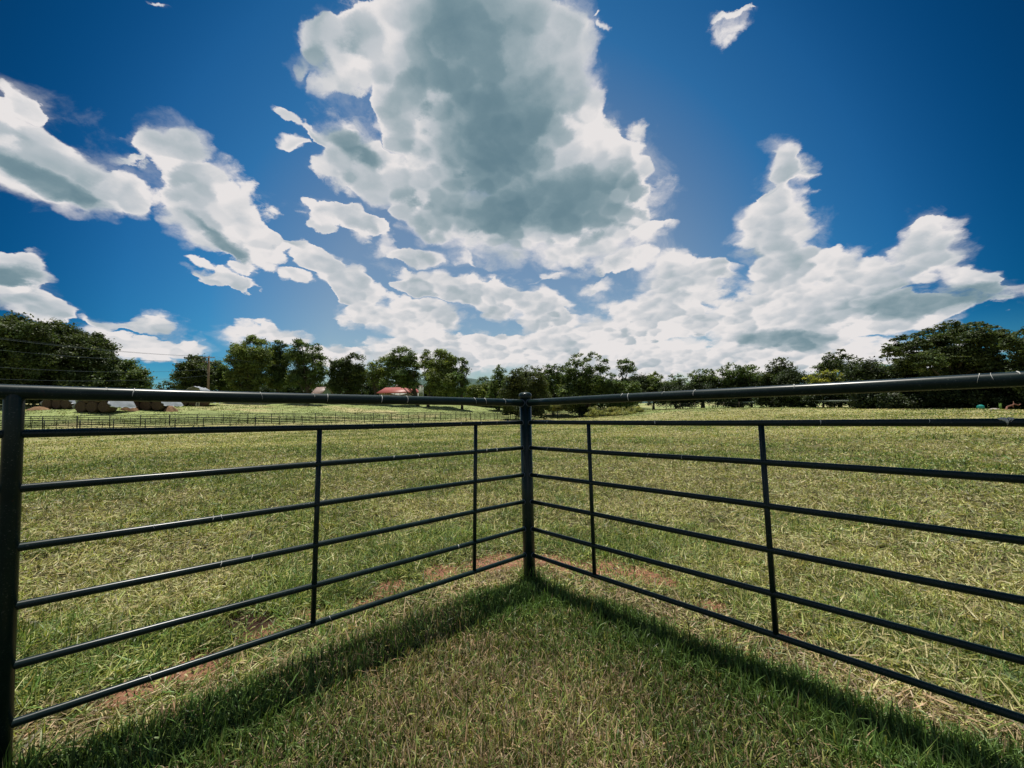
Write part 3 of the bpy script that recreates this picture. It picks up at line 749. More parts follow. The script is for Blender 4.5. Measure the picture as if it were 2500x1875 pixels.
tree('oak_tree', 'wide twin topped tree left of the pale barn, its right side thinning out', 104, 750, 'b', [(670,355,36),(715,370,32),(800,385,32),(755,400,20),(640,430,45),(700,470,62),(790,455,48),(860,470,28),(892,465,14),(820,520,45),(690,570,62),(790,600,52),(650,620,44),(840,560,34),(745,655,38)], MD, .26, .85, group=GM)
tree('oak_tree', 'dark tree with two low rounded tops between the barn and the red roofed house', 110, 850, 'b', [(1065,450,28),(1120,455,26),(1090,440,18),(940,505,38),(1000,500,45),(1030,540,50),(1110,540,44),(915,560,34),(1000,600,66),(1100,620,56),(935,660,46),(1060,680,46)], DK, .27, group=GM)
tree('small_tree', 'ragged smaller tree over the left end of the red roof', 108, 915, 'b', [(1185,520,28),(1230,500,26),(1285,475,32),(1200,580,44),(1280,570,56),(1230,630,40),(1160,560,24),(1320,520,30)], LT, .26, .8, group=GM)
tree('pecan_tree', 'tall bristly topped tree shading the red roofed house', 106, 1020, 'b', [(1410,400,26),(1380,420,26),(1450,410,26),(1345,440,24),(1490,440,30),(1515,465,18),(1360,490,46),(1440,500,62),(1510,520,38),(1400,590,54),(1480,600,50),(1350,570,38),(1535,590,22),(1420,640,40),(1290,640,32),(1350,645,28),(1440,652,28),(1495,650,34)], MD, .24, spike=.8, group=GM)
tree('oak_tree', 'round leafy tree right of the house, its sunny top yellowish', 104, 1045, 'b', [(1600,430,30),(1570,460,20),(1690,430,38),(1740,450,38),(1790,470,34),(1620,510,50),(1720,530,66),(1650,600,56),(1750,620,66),(1590,580,26),(1640,690,46),(1760,690,56),(1690,700,50),(1575,520,22)], LT, .26, group=GM)
tree('oak_tree', 'drooping dark right hand neighbour of the yellowish round tree', 103, 1128, 'b', [(1850,480,28),(1885,495,18),(1825,470,18),(1860,540,34),(1895,560,16),(1830,600,44),(1865,640,34),(1845,700,34),(1800,560,30)], MD, .26, group=GM)
tree('small_tree', 'tiny open tree with an umbrella top in the gap left of the corner post', 125, 1177, 'b', [(1985,615,18),(2015,608,18),(1965,628,12),(2035,622,12)], MD, .22, group=GC)
tree('bush', 'low light green bushes filling the gap left of the corner post', 118, 1170, 'b', [(1905,690,34),(1950,700,40),(2000,695,42),(2050,670,42),(1925,725,40),(2030,720,50),(2085,680,40)], LT, .26, cat='bush', group=GC, trunk=False)
tree('cedar_tree', 'pointed blue green tree just left of the brownish cedar', 108, 1218, 'c', [(215,358,12),(212,382,20),(185,398,18),(248,402,20),(215,430,32),(180,455,22),(262,460,26),(210,510,46),(170,540,32),(240,560,42),(200,610,40),(150,600,28),(215,650,40)], MD, .24, spike=.6, group=GC)
tree('cedar_tree', 'broad brownish green cedar right behind the corner post, skirts touching the ground', 84, 1285, 'c', [(430,370,15),(400,388,18),(465,385,18),(362,402,20),(510,392,18),(535,388,10),(330,425,26),(415,440,40),(500,445,40),(290,490,36),(350,500,54),(440,530,64),(530,510,46),(280,575,44),(380,600,74),(500,610,66),(570,590,36),(300,690,46),(400,690,64),(520,690,56),(585,690,30),(345,735,26),(440,735,30),(540,735,30)], BR, .2, 1.2, spike=.7, group=GC)
tree('oak_tree', 'mid green tree directly right of the brownish cedar', 100, 1350, 'c', [(600,378,24),(648,372,24),(570,410,26),(620,435,42),(700,392,30),(740,370,20),(690,470,46),(600,520,46),(680,560,56),(620,610,46),(560,470,30),(640,660,50)], MD, .26, group=GC)
tree('tall_tree', 'tall open branched tree with three separate leafy tops, tallest right of the corner post', 96, 1440, 'c', [(835,275,17),(800,295,18),(775,320,18),(750,350,18),(930,272,20),(965,268,12),(890,320,26),(985,300,18),(1025,330,22),(1050,320,10),(1040,390,24),(830,350,30),(905,400,34),(985,390,32),(780,415,38),(730,465,34),(860,480,52),(960,480,48),(1000,540,36),(740,560,52),(840,580,56),(940,580,54),(800,640,56),(900,660,54),(720,580,34),(850,700,34)], MD, .25, 1.4, group=GC, trunk_r=.38)
tree('tall_tree', 'slender tree with a ball of leaves on a bare stem', 98, 1522, 'c', [(1150,328,18),(1195,328,22),(1235,350,22),(1150,372,18),(1200,390,28),(1250,400,24),(1270,430,12),(1165,430,18),(1185,480,24)], MD, .24, 1.5, group=GC, trunk_r=.3)
tree('bush', 'mass of dark bushes round the foot of the slender ball topped tree', 96, 1540, 'c', [(1200,545,56),(1270,530,38),(1130,590,46),(1250,620,56),(1080,440,28),(1060,500,36),(1100,520,44),(1040,590,48),(1110,650,54),(1190,660,44),(1280,560,30)], MD, .25, cat='bush', group=GC, trunk=False)
tree('oak_tree', 'low rounded light green tree where the right hand wood begins', 104, 1596, 'c', [(1420,432,28),(1372,446,26),(1465,455,24),(1340,480,24),(1410,510,54),(1480,520,44),(1350,560,44),(1430,590,54),(1490,600,40)], LT, .26, group=GRT)
tree('small_tree', 'small dark green tree with a notched top, second in the right hand wood', 104, 1650, 'c', [(1550,450,22),(1605,442,22),(1650,475,24),(1580,510,46),(1530,530,28),(1650,540,36),(1560,600,46),(1640,610,46)], MD, .26, group=GRT)
tree('oak_tree', 'loose topped tree over a bare twisted trunk, third in the right hand wood', 98, 1716, 'c', [(1770,390,15),(1735,410,22),(1700,432,24),(1820,410,26),(1875,412,22),(1850,395,12),(1760,480,54),(1850,480,54),(1700,520,38),(1780,560,54),(1880,560,54)], MD, .26, .85, group=GRT, trunk_r=.42)
tree('oak_tree', 'taller double crowned tree, fourth in the right hand wood', 96, 1790, 'c', [(2000,350,20),(1962,372,22),(2045,362,22),(1930,412,30),(2010,430,48),(2100,415,36),(2150,385,24),(2195,375,22),(1980,500,54),(2080,500,54),(2180,480,54),(2000,560,54),(2120,570,54)], MD, .26, group=GRT)
tree('small_tree', 'squat tree left of the domed tree in the right hand wood', 92, 1835, 'd', [(60,572,26),(120,565,24),(20,582,28),(150,600,24),(60,640,54),(130,660,44),(90,700,44)], MD, .26, group=GRT)
tree('oak_tree', 'neat dome shaped dark tree rising alone above the right hand wood', 88, 1905, 'd', [(310,502,20),(350,498,18),(275,525,24),(360,525,30),(415,545,26),(440,572,18),(240,565,24),(330,590,54),(420,610,34),(230,640,44),(320,660,54),(420,660,44)], DK, .25, group=GRT)
tree('small_tree', 'bright yellow green tree in front of the dark double peaked one', 76, 2010, 'd', [(700,595,20),(655,605,22),(755,605,26),(805,625,22),(600,628,24),(555,648,28),(700,645,44),(620,668,36),(780,665,44),(680,700,44)], YG, .22, group=GRT)
tree('oak_tree', 'dark double peaked tree behind the bright yellow green one', 84, 2050, 'd', [(785,434,18),(810,430,14),(760,455,18),(700,470,22),(680,505,28),(740,498,34),(800,480,32),(620,565,30),(700,560,54),(790,560,54),(865,490,24),(905,490,20),(950,508,16),(965,520,12),(880,560,44),(940,590,34),(850,620,44)], DK, .25, group=GRT)
tree('small_tree', 'low leafy tree under the left edge of the huge spreading tree', 70, 2125, 'd', [(1000,552,30),(1060,545,30),(960,595,32),(1040,620,54),(1120,590,44),(1150,640,54),(980,660,34),(1200,600,40)], MD, .22, group=GRT)
tree('spreading_tree', 'huge spreading tree with layered flat branches on the right', 58, 2330, 'd', [(1615,228,26),(1660,222,22),(1700,235,28),(1560,262,36),(1480,286,36),(1400,315,34),(1310,330,32),(1230,345,26),(1190,360,16),(1160,395,22),(1130,402,10),(1150,440,28),(1115,475,12),(1100,480,8),(1850,225,22),(1800,245,34),(1895,235,26),(1940,250,26),(1990,265,30),(1700,310,70),(1550,370,70),(1400,405,64),(1270,420,56),(1210,450,50),(1850,340,80),(2000,360,80),(1600,490,90),(1750,480,90),(1450,520,80),(1900,510,90),(2000,590,80),(1300,540,70),(1700,640,80),(1500,650,70),(1850,670,80)], DK, .19, 1.7, flat=.32, group=GRT, trunk_r=.45)
tree('oak_tree', 'dark tree cut off by the right edge of the picture', 52, 2530, 'd', [(2120,300,26),(2170,290,26),(2220,295,30),(2300,290,60),(2120,370,50),(2200,420,80),(2350,380,100),(2200,550,90),(2400,550,120),(2150,660,80),(2300,700,100)], DK, .2, flat=.45, group=GRT)

def mass(name, label, rows, tone, leaf, dens=1.0, cat='undergrowth'):
    """rows: (px x0, x1, y top, y bottom, D0, D1, spacing)"""
    lob = []
    for (x0, x1, yt, yb, D0, D1, sp) in rows:
        x = x0
        while x < x1:
            f = (x - x0) / (x1 - x0); D = D0 + (D1 - D0) * f + rng.uniform(-1.5, 1.5)
            yb_ = rng.uniform(yt, yb); P = at(x, yb_, D); g = gz1(P[0], P[1])
            r = rng.uniform(.6, 1.15) * sp * D / F
            lob.append((P[0], P[1], max(P[2], g + r * .4), r))
            x += sp * rng.uniform(.35, .7)
    o = crown_mesh(name, lob, tone, None, leaf, dens)
    return tag(o, label, cat, kind='stuff')
mass('undergrowth', 'dark scrub and saplings under the trees along the right hand wood', [(1560, 1860, 935, 985, 104, 92, 26), (1850, 2150, 925, 985, 90, 68, 30), (1860, 2160, 962, 994, 84, 68, 18), (2120, 2620, 900, 985, 64, 54, 44), (2120, 2620, 960, 992, 61, 52, 26)], (.038, .062, .026), .2)
mass('brush', 'tangle of tall weeds and brush at the end of the far fence', [(1440, 1570, 998, 1010, 90, 88, 8), (1430, 1540, 1006, 1013, 86, 86, 6), (1340, 1400, 992, 1000, 95, 95, 10)], (.26, .29, .11), .12, 0.8, 'brush')
mass('woods', 'far off trees closing the gaps between the nearer ones', [(-300, 330, 955, 985, 100, 110, 40), (560, 1170, 952, 980, 128, 135, 30), (1160, 1560, 950, 990, 122, 120, 34)], (.045, .08, .035), .34, .8, 'woods')

# distant wooded hill, haze put into its blue-green colour
def hill():
    n, m_ = 70, 16
    V = []
    for i in range(n):
        for j in range(m_):
            fx, fy = i / (n - 1), j / (m_ - 1)
            x = -420 + 760 * fx; y = 520 + 170 * fy
            h = 34 * math.exp(-((x + 95) / 170) ** 2) * math.sin(math.pi * min(1, fy * 1.0)) + 7 * math.sin(math.pi * fy)
            h += 4 * math.sin(math.pi * fy) * float(fbm(np.array([x]), np.array([y]), 22, 5, 3)[0])
            V.append((x, y, h))
    V = np.array(V); i, j = np.meshgrid(np.arange(n - 1), np.arange(m_ - 1), indexing='ij'); a = i * m_ + j
    f = np.stack([a, a + m_, a + m_ + 1, a + 1], -1).reshape(-1, 4)
    o = mesh_np('hills', V, f, mat_simple('wooded_hill', (.055, .10, .085), .95, var=.4, scale=.06, bump=1.0, bscale=.3), None, True)
    tag(o, kind='structure')
hill()

# ------------------------------------------------------------------ far pipe fences
def far_fence(label, P0, P1, n_panels, phase, heights, top, shift, skip=0):
    d = (P1 - P0)[:2]; Ln = np.linalg.norm(d); d = d / Ln; nor = np.array([-d[1], d[0]])
    sp = 3.0
    A = P0[:2] + nor * shift
    o0 = np.array([A[0], A[1], gz1(A[0], A[1])])
    t = thing('pipe_fence', label, 'fence', o0, 0, 'pipe fences across the pasture')
    N = int((Ln - phase) / sp) + 1
    for k, h in enumerate(heights):
        pts = []
        for i in range(-1, N * 2 + 1):
            s_ = phase + i * sp / 2; q = A + d * s_; pts.append(np.array([q[0], q[1], gz1(q[0], q[1]) + h]) - o0)
        r = .052 if (k == 0 and top) else .042
        MB().tube(pts, r, 6).build('top_rail' if (k == 0 and top) else 'rail', PAINT, t, True)
    for i in range(N + 1):
        s_ = phase + i * sp; q = A + d * s_; z = gz1(q[0], q[1])
        MB().tube([np.array([q[0], q[1], z - .2]) - o0, np.array([q[0], q[1], z + heights[0] + .03]) - o0], 0.048 if i % 3 else .06, 8).build('post', PAINT, t, True)
        for f in (1 / 3, 2 / 3):
            q = A + d * (s_ + sp * f); z = gz1(q[0], q[1])
            if i < N: MB().tube([np.array([q[0], q[1], z + heights[-1]]) - o0, np.array([q[0], q[1], z + heights[1 if top else 0]]) - o0], .024, 6).build('stay', PAINT, t, True)
    return t
E0 = FA + (FA - FB) / np.linalg.norm(FB - FA) * 14; E1 = FB + (FB - FA) / np.linalg.norm(FB - FA) * 6
far_fence('long dark pipe fence crossing the field, the farther and taller of the two parallel runs', E0, E1, 30, .4, (1.50, 1.28, 1.05, .82, .58, .35), True, 0.0)
far_fence('long dark pipe fence without a top rail, the nearer of the two parallel runs', E0, E1, 30, 1.3, (1.26, 1.0, .76, .52, .28), False, -2.6)
# right hand fences
def rfence(label, pts, heights, mats, sp, pr, group='fences before the right hand wood', ph=1.3, brace=None):
    P = [np.array(p) for p in pts]; o0 = np.array([P[0][0], P[0][1], gz1(P[0][0], P[0][1])])
    t = thing('wire_fence' if heights[0] < 1.2 else 'pipe_fence', label, 'fence', o0, 0, group)
    d = (P[1] - P[0])[:2]; Ln = np.linalg.norm(d); d = d / Ln; N = int(Ln / sp)
    for k, h in enumerate(heights):
        q = [P[0][:2] + d * (sp * i) for i in range(N + 1)]
        MB().tube([np.array([a[0], a[1], gz1(a[0], a[1]) + h]) - o0 for a in q], mats[k][1], 6).build('rail', mats[k][0], t, True)
    for i in range(N + 1):
        a = P[0][:2] + d * sp * i; z = gz1(a[0], a[1])
        MB().tube([np.array([a[0], a[1], z - .2]) - o0, np.array([a[0], a[1], z + ph]) - o0], pr, 8).build('post', BARK if pr > .06 else PAINT, t, True)
    if brace:
        a = P[0][:2] + d * brace; z = gz1(a[0], a[1]); b = a + d * 1.2
        MB().tube([np.array([a[0], a[1], z + 1.1]) - o0, np.array([b[0], b[1], z]) - o0], .04, 6).build('brace', GALV, t, True)
    return t
rfence('dark wire fence with round posts in front of the far green strip', (at(1560, 1003, 96), at(1860, 999, 88)), (1.15, .8, .45), [(PAINT, .02), (PAINT, .015), (PAINT, .015)], 2.9, .07)
rfence('pale galvanised rail fence shining along the foot of the right hand wood', (at(1765, 1001, 97), at(2320, 998, 57)), (1.25, 1.05), [(GALV, .035), (GALV, .022)], 6.0, .045, brace=22)

# ------------------------------------------------------------------ utility pole and cables
PB = at(508, 987, 92); PB[2] = gz1(PB[0], PB[1])
pole = thing('utility_pole', 'brown wooden utility pole with two crossarms above the trees', 'utility pole', PB)
Ptop = at(508, 869, 92)[2] - PB[2]
MB().tube([(0, 0, -.5), (0, 0, Ptop * .5), (0, 0, Ptop)], [.27, .23, .18], 12).build('shaft', POLEW, pole, True)
arm_dir = math.radians(8)
arms = []
for h in (Ptop - .35, Ptop - 1.3):
    a = MB().box((0.1, -.2, h), (2.5, .13, .14), arm_dir).build('crossarm', POLEW, pole)
    for x in (-1.1, -.5, .5, 1.1):
        p = (x * math.cos(arm_dir) + .1, x * math.sin(arm_dir) - .2, h + .07)
        MB().lathe([(.02, 0), (.03, .05), (.07, .08), (.05, .14), (.07, .17), (.03, .24), (.001, .25)], p, 8).build('insulator', WHITEP, a, True)
        arms.append(np.array(p) + PB + np.array([0, 0, .2]))
P2 = np.array([-69.0, 8.0])
for i, (a, lab) in enumerate([(arms[0], 'highest overhead cable, from the left tip of the upper crossarm'), (arms[1], 'overhead cable second from the left on the upper crossarm'), (arms[3], 'overhead cable from the right tip of the upper crossarm'),
                              (arms[4], 'overhead cable from the left tip of the lower crossarm'), (arms[7], 'overhead cable from the right tip of the lower crossarm'),
                              (PB + np.array([-.2, -.2, Ptop - 2.9]), 'lone communication cable below both crossarms'), (PB + np.array([-.2, -.2, Ptop - 4.2]), 'lowest and slackest overhead cable')]):
    off = a - PB; b = np.array([P2[0] + off[0], P2[1] + off[1], gz1(*P2) * 0 + a[2] + .9])
    pts = []
    for k in range(25):
        f = k / 24; p = a * (1 - f) + b * f; p[2] -= (2.0 + .25 * i) * 4 * f * (1 - f); pts.append(p)
    o = MB().tube([p - a for p in pts], .013 if i < 5 else .02, 5).build('overhead_cable', WIRE, None, True)
    o.location = a; tag(o, lab, 'cable', 'overhead cables on the utility pole')
    # onward span, to the right behind the trees
for i, a in enumerate((arms[0], arms[3])):
    b = a + np.array([34.0, 48.0, -1.0]); pts = []
    for k in range(13):
        f = k / 12; p = a * (1 - f) + b * f; p[2] -= 1.2 * 4 * f * (1 - f); pts.append(p - a)
    o = MB().tube(pts, .013, 5).build('overhead_cable', WIRE, None, True); o.location = a
    tag(o, ('upper', 'lower')[i] + ' cable running on from the pole to the right behind the trees', 'cable', 'overhead cables on the utility pole')

# ------------------------------------------------------------------ hay stacks
def bale(label, loc, rz, rad, length, grp):
    t = thing('round_hay_bale', label, 'hay bale', loc, rz, grp)
    pr = [(rad * .93, -length / 2 + .02), (rad, -length / 2 + .09), (rad * 1.01, 0), (rad, length / 2 - .09), (rad * .93, length / 2 - .02)]
    th = np.linspace(0, 2 * math.pi, 28, endpoint=False); V = []; f = []
    for (r, y) in pr:
        for a in th: V.append((r * math.cos(a) * (1 + rng.normal(0, .008)), y, r * math.sin(a) * (1 + rng.normal(0, .008)) + rad * .96))
    for i in range(len(pr) - 1):
        for j in range(28): f.append([i * 28 + j, (i + 1) * 28 + j, (i + 1) * 28 + (j + 1) % 28, i * 28 + (j + 1) % 28])
    MB().add(V, f).build('bale_side', HAY, t, True)
    for s in (-1, 1):
        V = []; f4 = []; f3 = []
        rings = [.93, .8, .62, .45, .28, .12]
        for ri, q in enumerate(rings):
            for a in th: V.append((rad * q * math.cos(a), s * (length / 2 - .02 + (.035 if ri % 2 else 0)), rad * q * math.sin(a) + rad * .96))
        for i in range(5):
            for j in range(28):
                q = [i * 28 + j, i * 28 + (j + 1) % 28, (i + 1) * 28 + (j + 1) % 28, (i + 1) * 28 + j]
                f4.append(q if s < 0 else q[::-1])
        V.append((0, s * (length / 2), rad * .96))
        for j in range(28):
            q = [5 * 28 + j, 5 * 28 + (j + 1) % 28, len(V) - 1]; f3.append(q if s < 0 else q[::-1])
        MB().add(V, f4, f3).build('bale_end', HAYF, t, True)
def stack(x, D, rad, rz, rowlen, which, lip=.55, bulge=0.0):
    P = at(x, 1000, D); base = np.array([P[0], P[1], gz1(P[0], P[1])]); grp = 'round bales in the tarp covered hay stacks'
    ca, sa = math.cos(rz), math.sin(rz)
    def loc(lx, ly, lz): return base + np.array([lx * ca - ly * sa, lx * sa + ly * ca, lz])
    names = {(0, -1): 'bottom left', (0, 0): 'bottom middle', (0, 1): 'bottom right', (1, -.5): 'second tier left', (1, .5): 'second tier right', (2, 0): 'topmost'}
    for tier, xs in ((0, (-1, 0, 1)), (1, (-.5, .5))):
        for xx in xs:
            z = tier * rad * math.sqrt(3) * .985
            w = names[(tier, xx)]
            bale(w + ' round bale at the front of ' + which, loc(xx * 2 * rad, rng.uniform(-.06, .06), z), rz, rad, 1.5, grp)
    # the tarpaulin over the whole row
    t = thing('tarpaulin', 'white tarpaulin draped over ' + which, 'tarpaulin', base, rz, 'white tarpaulins on the hay stacks')
    H = 2 * rad + rad * math.sqrt(3) * .985 + .10 + bulge
    prof = [(-3.35 * rad, lip), (-3.12 * rad, rad * 1.2), (-2.72 * rad, rad * 1.95), (-2.15 * rad, rad * 2.7), (-1.62 * rad, rad * 3.35), (-1.0 * rad, H - .16 - bulge * .35), (0, H),
            (1.0 * rad, H - .16 - bulge * .35), (1.62 * rad, rad * 3.35), (2.15 * rad, rad * 2.7), (2.72 * rad, rad * 1.95), (3.12 * rad, rad * 1.2), (3.35 * rad, lip)]
    prof = np.array(prof); ss = np.linspace(0, len(prof) - 1, 61)
    px = np.interp(ss, np.arange(len(prof)), prof[:, 0]); pz = np.interp(ss, np.arange(len(prof)), prof[:, 1])
    nl = int(rowlen / .35); V = []
    for j in range(nl + 1):
        y = -.78 + j * rowlen / nl
        for i in range(61):
            wv = .05 * math.sin(j * .9 + i * .35) + .05 * math.sin(j * .37 - i * .5)
            edge = .16 * math.sin(i * .9 + 1.0) if j == 0 else 0
            V.append((px[i] * (1 + .01 * math.sin(j * 1.3)), y + edge, pz[i] + wv + (.22 * rng.random() if i in (0, 60) else 0)))
    V = np.array(V); W = V.copy(); W[:, 2] -= .02; W[:, 0] *= .995
    i, j = np.meshgrid(np.arange(nl), np.arange(60), indexing='ij'); a = i * 61 + j
    f = np.stack([a, a + 1, a + 62, a + 61], -1).reshape(-1, 4); n0 = len(V)
    rim = []
    for j_ in range(60): rim += [[j_, j_ + n0, j_ + 1 + n0, j_ + 1], [nl * 61 + j_ + 1, nl * 61 + j_ + 1 + n0, nl * 61 + j_ + n0, nl * 61 + j_]]
    MB().add(np.vstack([V, W]), np.vstack([f, f[:, ::-1] + n0, rim])).build('sheet', TARP, t, True)
    return base, t
stack(150, 66, .83, math.radians(-6), 5, 'the leftmost stack')
stack(236, 62, .84, math.radians(0), 4.2, 'the nearest stack, second from left')
stack(362, 68, .83, math.radians(8), 5, 'the stack third from left')
b4, _ = stack(474, 82, .82, math.radians(24), 9, 'the stack beside the utility pole', bulge=.75)
# ladder leaning on the fourth stack
lp = at(482, 993, 80.0); lz = gz1(lp[0], lp[1])
lad = thing('ladder', 'short white ladder leaning on the hay stack beside the utility pole', 'ladder', (lp[0], lp[1], lz), math.radians(20))
for s in (-.24, .24): MB().tube([(s, 0, 0), (s, .5, 2.6)], .04, 6).build('side_rail', WHITEP, lad, True)
for k in range(8): MB().tube([(-.24, .05 + .057 * k, .25 + .3 * k), (.24, .05 + .057 * k, .25 + .3 * k)], .03, 6).build('rung', WHITEP, lad, True)
def heap(px, py, D, w, h, label):
    P = at(px, py, D); z = gz1(P[0], P[1]); n, m_ = 26, 10; V = []; f = []
    for i in range(m_):
        q = i / (m_ - 1)
        for j in range(n):
            a = 2 * math.pi * j / n; r = w * (1 - q) * (1 + .18 * math.sin(3 * a + px) + .1 * math.sin(7 * a))
            V.append((r * math.cos(a), r * math.sin(a) * .8, -.1 + (h + .1) * (1 - (1 - q) ** 2) + rng.normal(0, .03)))
    for i in range(m_ - 1):
        for j in range(n): f.append([i * n + j, i * n + (j + 1) % n, (i + 1) * n + (j + 1) % n, (i + 1) * n + j])
    o = MB().add(V, f).build('hay_heap', RUSTH, None, True); o.location = (P[0], P[1], z)
    tag(o, label, 'hay heap', 'loose heaps of rotting hay')
heap(318, 998, 66, 1.3, 1.0, 'rusty heap of loose hay left of the third hay stack')
heap(414, 998, 69, 1.2, .9, 'rusty heap of loose hay right of the third hay stack')
heap(96, 997, 64, 1.3, .5, 'low rusty heap of hay left of the leftmost hay stack')

# ------------------------------------------------------------------ buildings
def shed_mat(c): return c
hp = at(970, 985, 116); hz = gz1(hp[0], hp[1])
sc_ = 116 / F
house = thing('house', 'low house with a red metal roof and a dark columned porch behind the trees', 'house', (hp[0], hp[1], hz), math.radians(4))
w2 = 46.5 * sc_; ez = at(970, 958, 116)[2] - hz; rz_ = at(970, 946.5, 116)[2] - hz
MB().box((0, 2.6 + 2.4, (ez - .1) / 2), (2 * w2 - .4, 5.0, ez - .1)).build('wall', WHITEP, house)
MB().box((0, 1.3, .3), (2 * w2 - .4, 2.6, .6)).build('porch_floor', STONE, house)
for i in range(8):
    x = -w2 + .35 + i * (2 * w2 - .7) / 7
    MB().box((x, .15, (ez + .6) / 2), (.14, .14, ez - .6)).build('porch_post', WHITEP, house)
MB().box((0, .15, 1.28), (2 * w2 - .7, .06, .75)).build('porch_railing', WHITEP, house)
for x in (-3.4, -1.3, 2.3, 4.0):
    wd = MB().box((x, 2.585, 1.7), (.95, .06, 1.2)).build('window', DARKG, house); MB().box((x, 2.57, 1.7), (.05, .05, 1.2)).build('window_bar', WHITEP, wd)
MB().box((.5, 2.58, 1.45), (.9, .06, 2.0)).build('door', GREENP, house)
P = [(-w2 - .3, -.35, ez), (w2 + .3, -.35, ez), (w2 + .3, 8.0, ez), (-w2 - .3, 8.0, ez), (-w2 + 1.2, 3.8, rz_ + .3), (w2 - 1.2, 3.8, rz_ + .3)]
P += [(x, y, z - .16) for (x, y, z) in P[:4]]
MB().poly(np.array(P), [(0, 1, 5, 4), (1, 2, 5), (2, 3, 4, 5), (3, 0, 4), (6, 7, 1, 0), (7, 8, 2, 1), (8, 9, 3, 2), (9, 6, 0, 3), (9, 8, 7, 6)]).build('roof', ROOF_RED, house)
MB().box((-1.0, 4.6, rz_ + .2), (.7, .7, 1.6)).build('chimney', ROOF_PINK, house)

bp_ = at(786, 985, 122); bz = gz1(bp_[0], bp_[1])
barn = thing('barn', 'small pale barn with a rusty pink metal roof half hidden by trees', 'barn', (bp_[0], bp_[1], bz), math.radians(-32))
bez = at(786, 961, 122)[2] - bz; brz = at(786, 946, 122)[2] - bz
MB().poly(np.array([(-2.4, -1.6, -.3), (2.4, -1.6, -.3), (2.4, 1.6, -.3), (-2.4, 1.6, -.3), (-2.4, -1.6, bez), (2.4, -1.6, bez), (2.4, 1.6, bez), (-2.4, 1.6, bez), (-2.4, 0, brz), (2.4, 0, brz)]),
          [(0, 1, 5, 4), (2, 3, 7, 6), (3, 0, 4, 7), (1, 2, 6, 5), (4, 8, 7), (5, 6, 9)]).build('wall', GREENP, barn)
rp = []
for dz in (0.04, 0.14):
    rp += [(-2.7, -1.95, bez - .32 + dz), (2.7, -1.95, bez - .32 + dz), (2.7, 0, brz + .04 + dz), (-2.7, 0, brz + .04 + dz), (2.7, 1.95, bez - .32 + dz), (-2.7, 1.95, bez - .32 + dz)]
MB().poly(np.array(rp), [(6, 7, 8, 9), (9, 8, 10, 11), (3, 2, 1, 0), (5, 4, 2, 3), (0, 1, 7, 6), (4, 5, 11, 10), (1, 2, 8, 7), (2, 4, 10, 8), (3, 0, 6, 9), (5, 3, 9, 11)]).build('roof', ROOF_PINK, barn)
MB().box((-.3, -1.62, 1.1), (1.6, .06, 2.0)).build('door', WHITEP, barn)

sp_ = at(1027, 985, 112); sz = gz1(sp_[0], sp_[1])
shed = thing('shed', 'narrow tall pale shed right of the red roofed house, beside a dark trunk', 'shed', (sp_[0], sp_[1], sz), math.radians(2))
sh = at(1027, 943, 112)[2] - sz
MB().box((0, .7, sh / 2 - .1), (1.05, 1.4, sh)).build('wall', mat_simple('pale_green_render', (.40, .44, .36), .8, var=.1), shed)
MB().poly(np.array([(-.6, -.12, sh - .1), (.6, -.12, sh - .1), (.6, 1.5, sh + .1), (-.6, 1.5, sh + .1), (-.6, -.12, sh), (.6, -.12, sh), (.6, 1.5, sh + .2), (-.6, 1.5, sh + .2)]),
          [(4, 5, 6, 7), (3, 2, 1, 0), (0, 1, 5, 4), (1, 2, 6, 5), (2, 3, 7, 6), (3, 0, 4, 7)]).build('roof', ROOF_PINK, shed)
MB().box((.1, -.02, 1.05), (.7, .05, 1.9)).build('door', GREENP, shed)

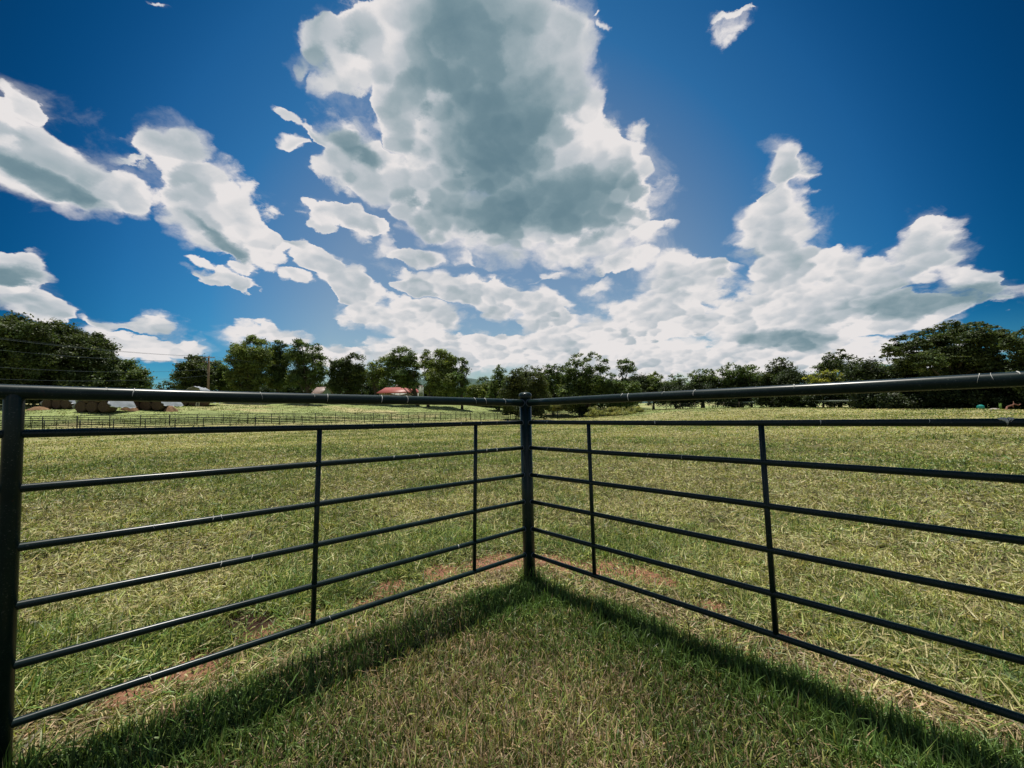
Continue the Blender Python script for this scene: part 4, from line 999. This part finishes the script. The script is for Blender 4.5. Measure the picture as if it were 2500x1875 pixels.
# ------------------------------------------------------------------ odds and ends at the wood's edge
P = at(2394, 995, 53); z = gz1(P[0], P[1])
b = thing('barrel', 'teal plastic barrel lying at the edge of the right hand wood', 'barrel', (P[0], P[1], z + .22), .5)
V = MB(); pr = [(.001, -.42), (.24, -.42), (.28, -.38), (.29, -.14), (.305, -.12), (.29, -.1), (.29, .1), (.305, .12), (.29, .14), (.28, .38), (.24, .42), (.001, .42)]
V.lathe(pr, (0, 0, 0), 20); q = V.v[0]; V.v[0] = np.stack([q[:, 2], q[:, 1], q[:, 0] + .1], 1); V.build('drum', TEAL, b, True)
MB().tube([(.44, 0, .22), (.40, 0, .22)], .05, 10).build('bung', DARKG, b, True)
P = at(2428, 1001, 51); z = gz1(P[0], P[1]); n = 20; V = []; f = []
for i in range(8):
    q_ = i / 7
    for j in range(n):
        a = 2 * math.pi * j / n; r = math.cos(q_ * math.pi / 2) * (1 + .15 * math.sin(2 * a + 1) + .08 * math.sin(5 * a)); V.append((.75 * r * math.cos(a), .5 * r * math.sin(a), .3 * math.sin(q_ * math.pi / 2) - .04))
for i in range(7):
    for j in range(n): f.append([i * n + j, i * n + (j + 1) % n, (i + 1) * n + (j + 1) % n, (i + 1) * n + j])
o = MB().add(V, f).build('boulder', STONE, None, True); o.location = (P[0], P[1], z); tag(o, 'low pale boulder in the grass beside the teal barrel', 'boulder')
P = at(2443, 1000, 52); z = gz1(P[0], P[1])
o = thing('marker_post', 'short lime green marker post behind the pale boulder', 'post', (P[0], P[1], z))
MB().box((0, 0, .38), (.26, .10, .86)).build('board', LIME, o); MB().box((0, 0, .83), (.30, .14, .05)).build('cap', LIME, o)
P = at(2475, 1000, 50); z = gz1(P[0], P[1])
o = MB(); limb(o, (-.9, 0, .05), (1.2, .3, .75), .12, .05, 7, .12); limb(o, (.1, .1, .4), (.5, .4, 1.1), .06, .02, 4)
o = o.build('fallen_branch', mat_simple('red_brown_bark', (.22, .10, .07), .9), None, True); o.location = (P[0], P[1], z); tag(o, 'reddish fallen branch leaning at the right end of the wood edge', 'branch')
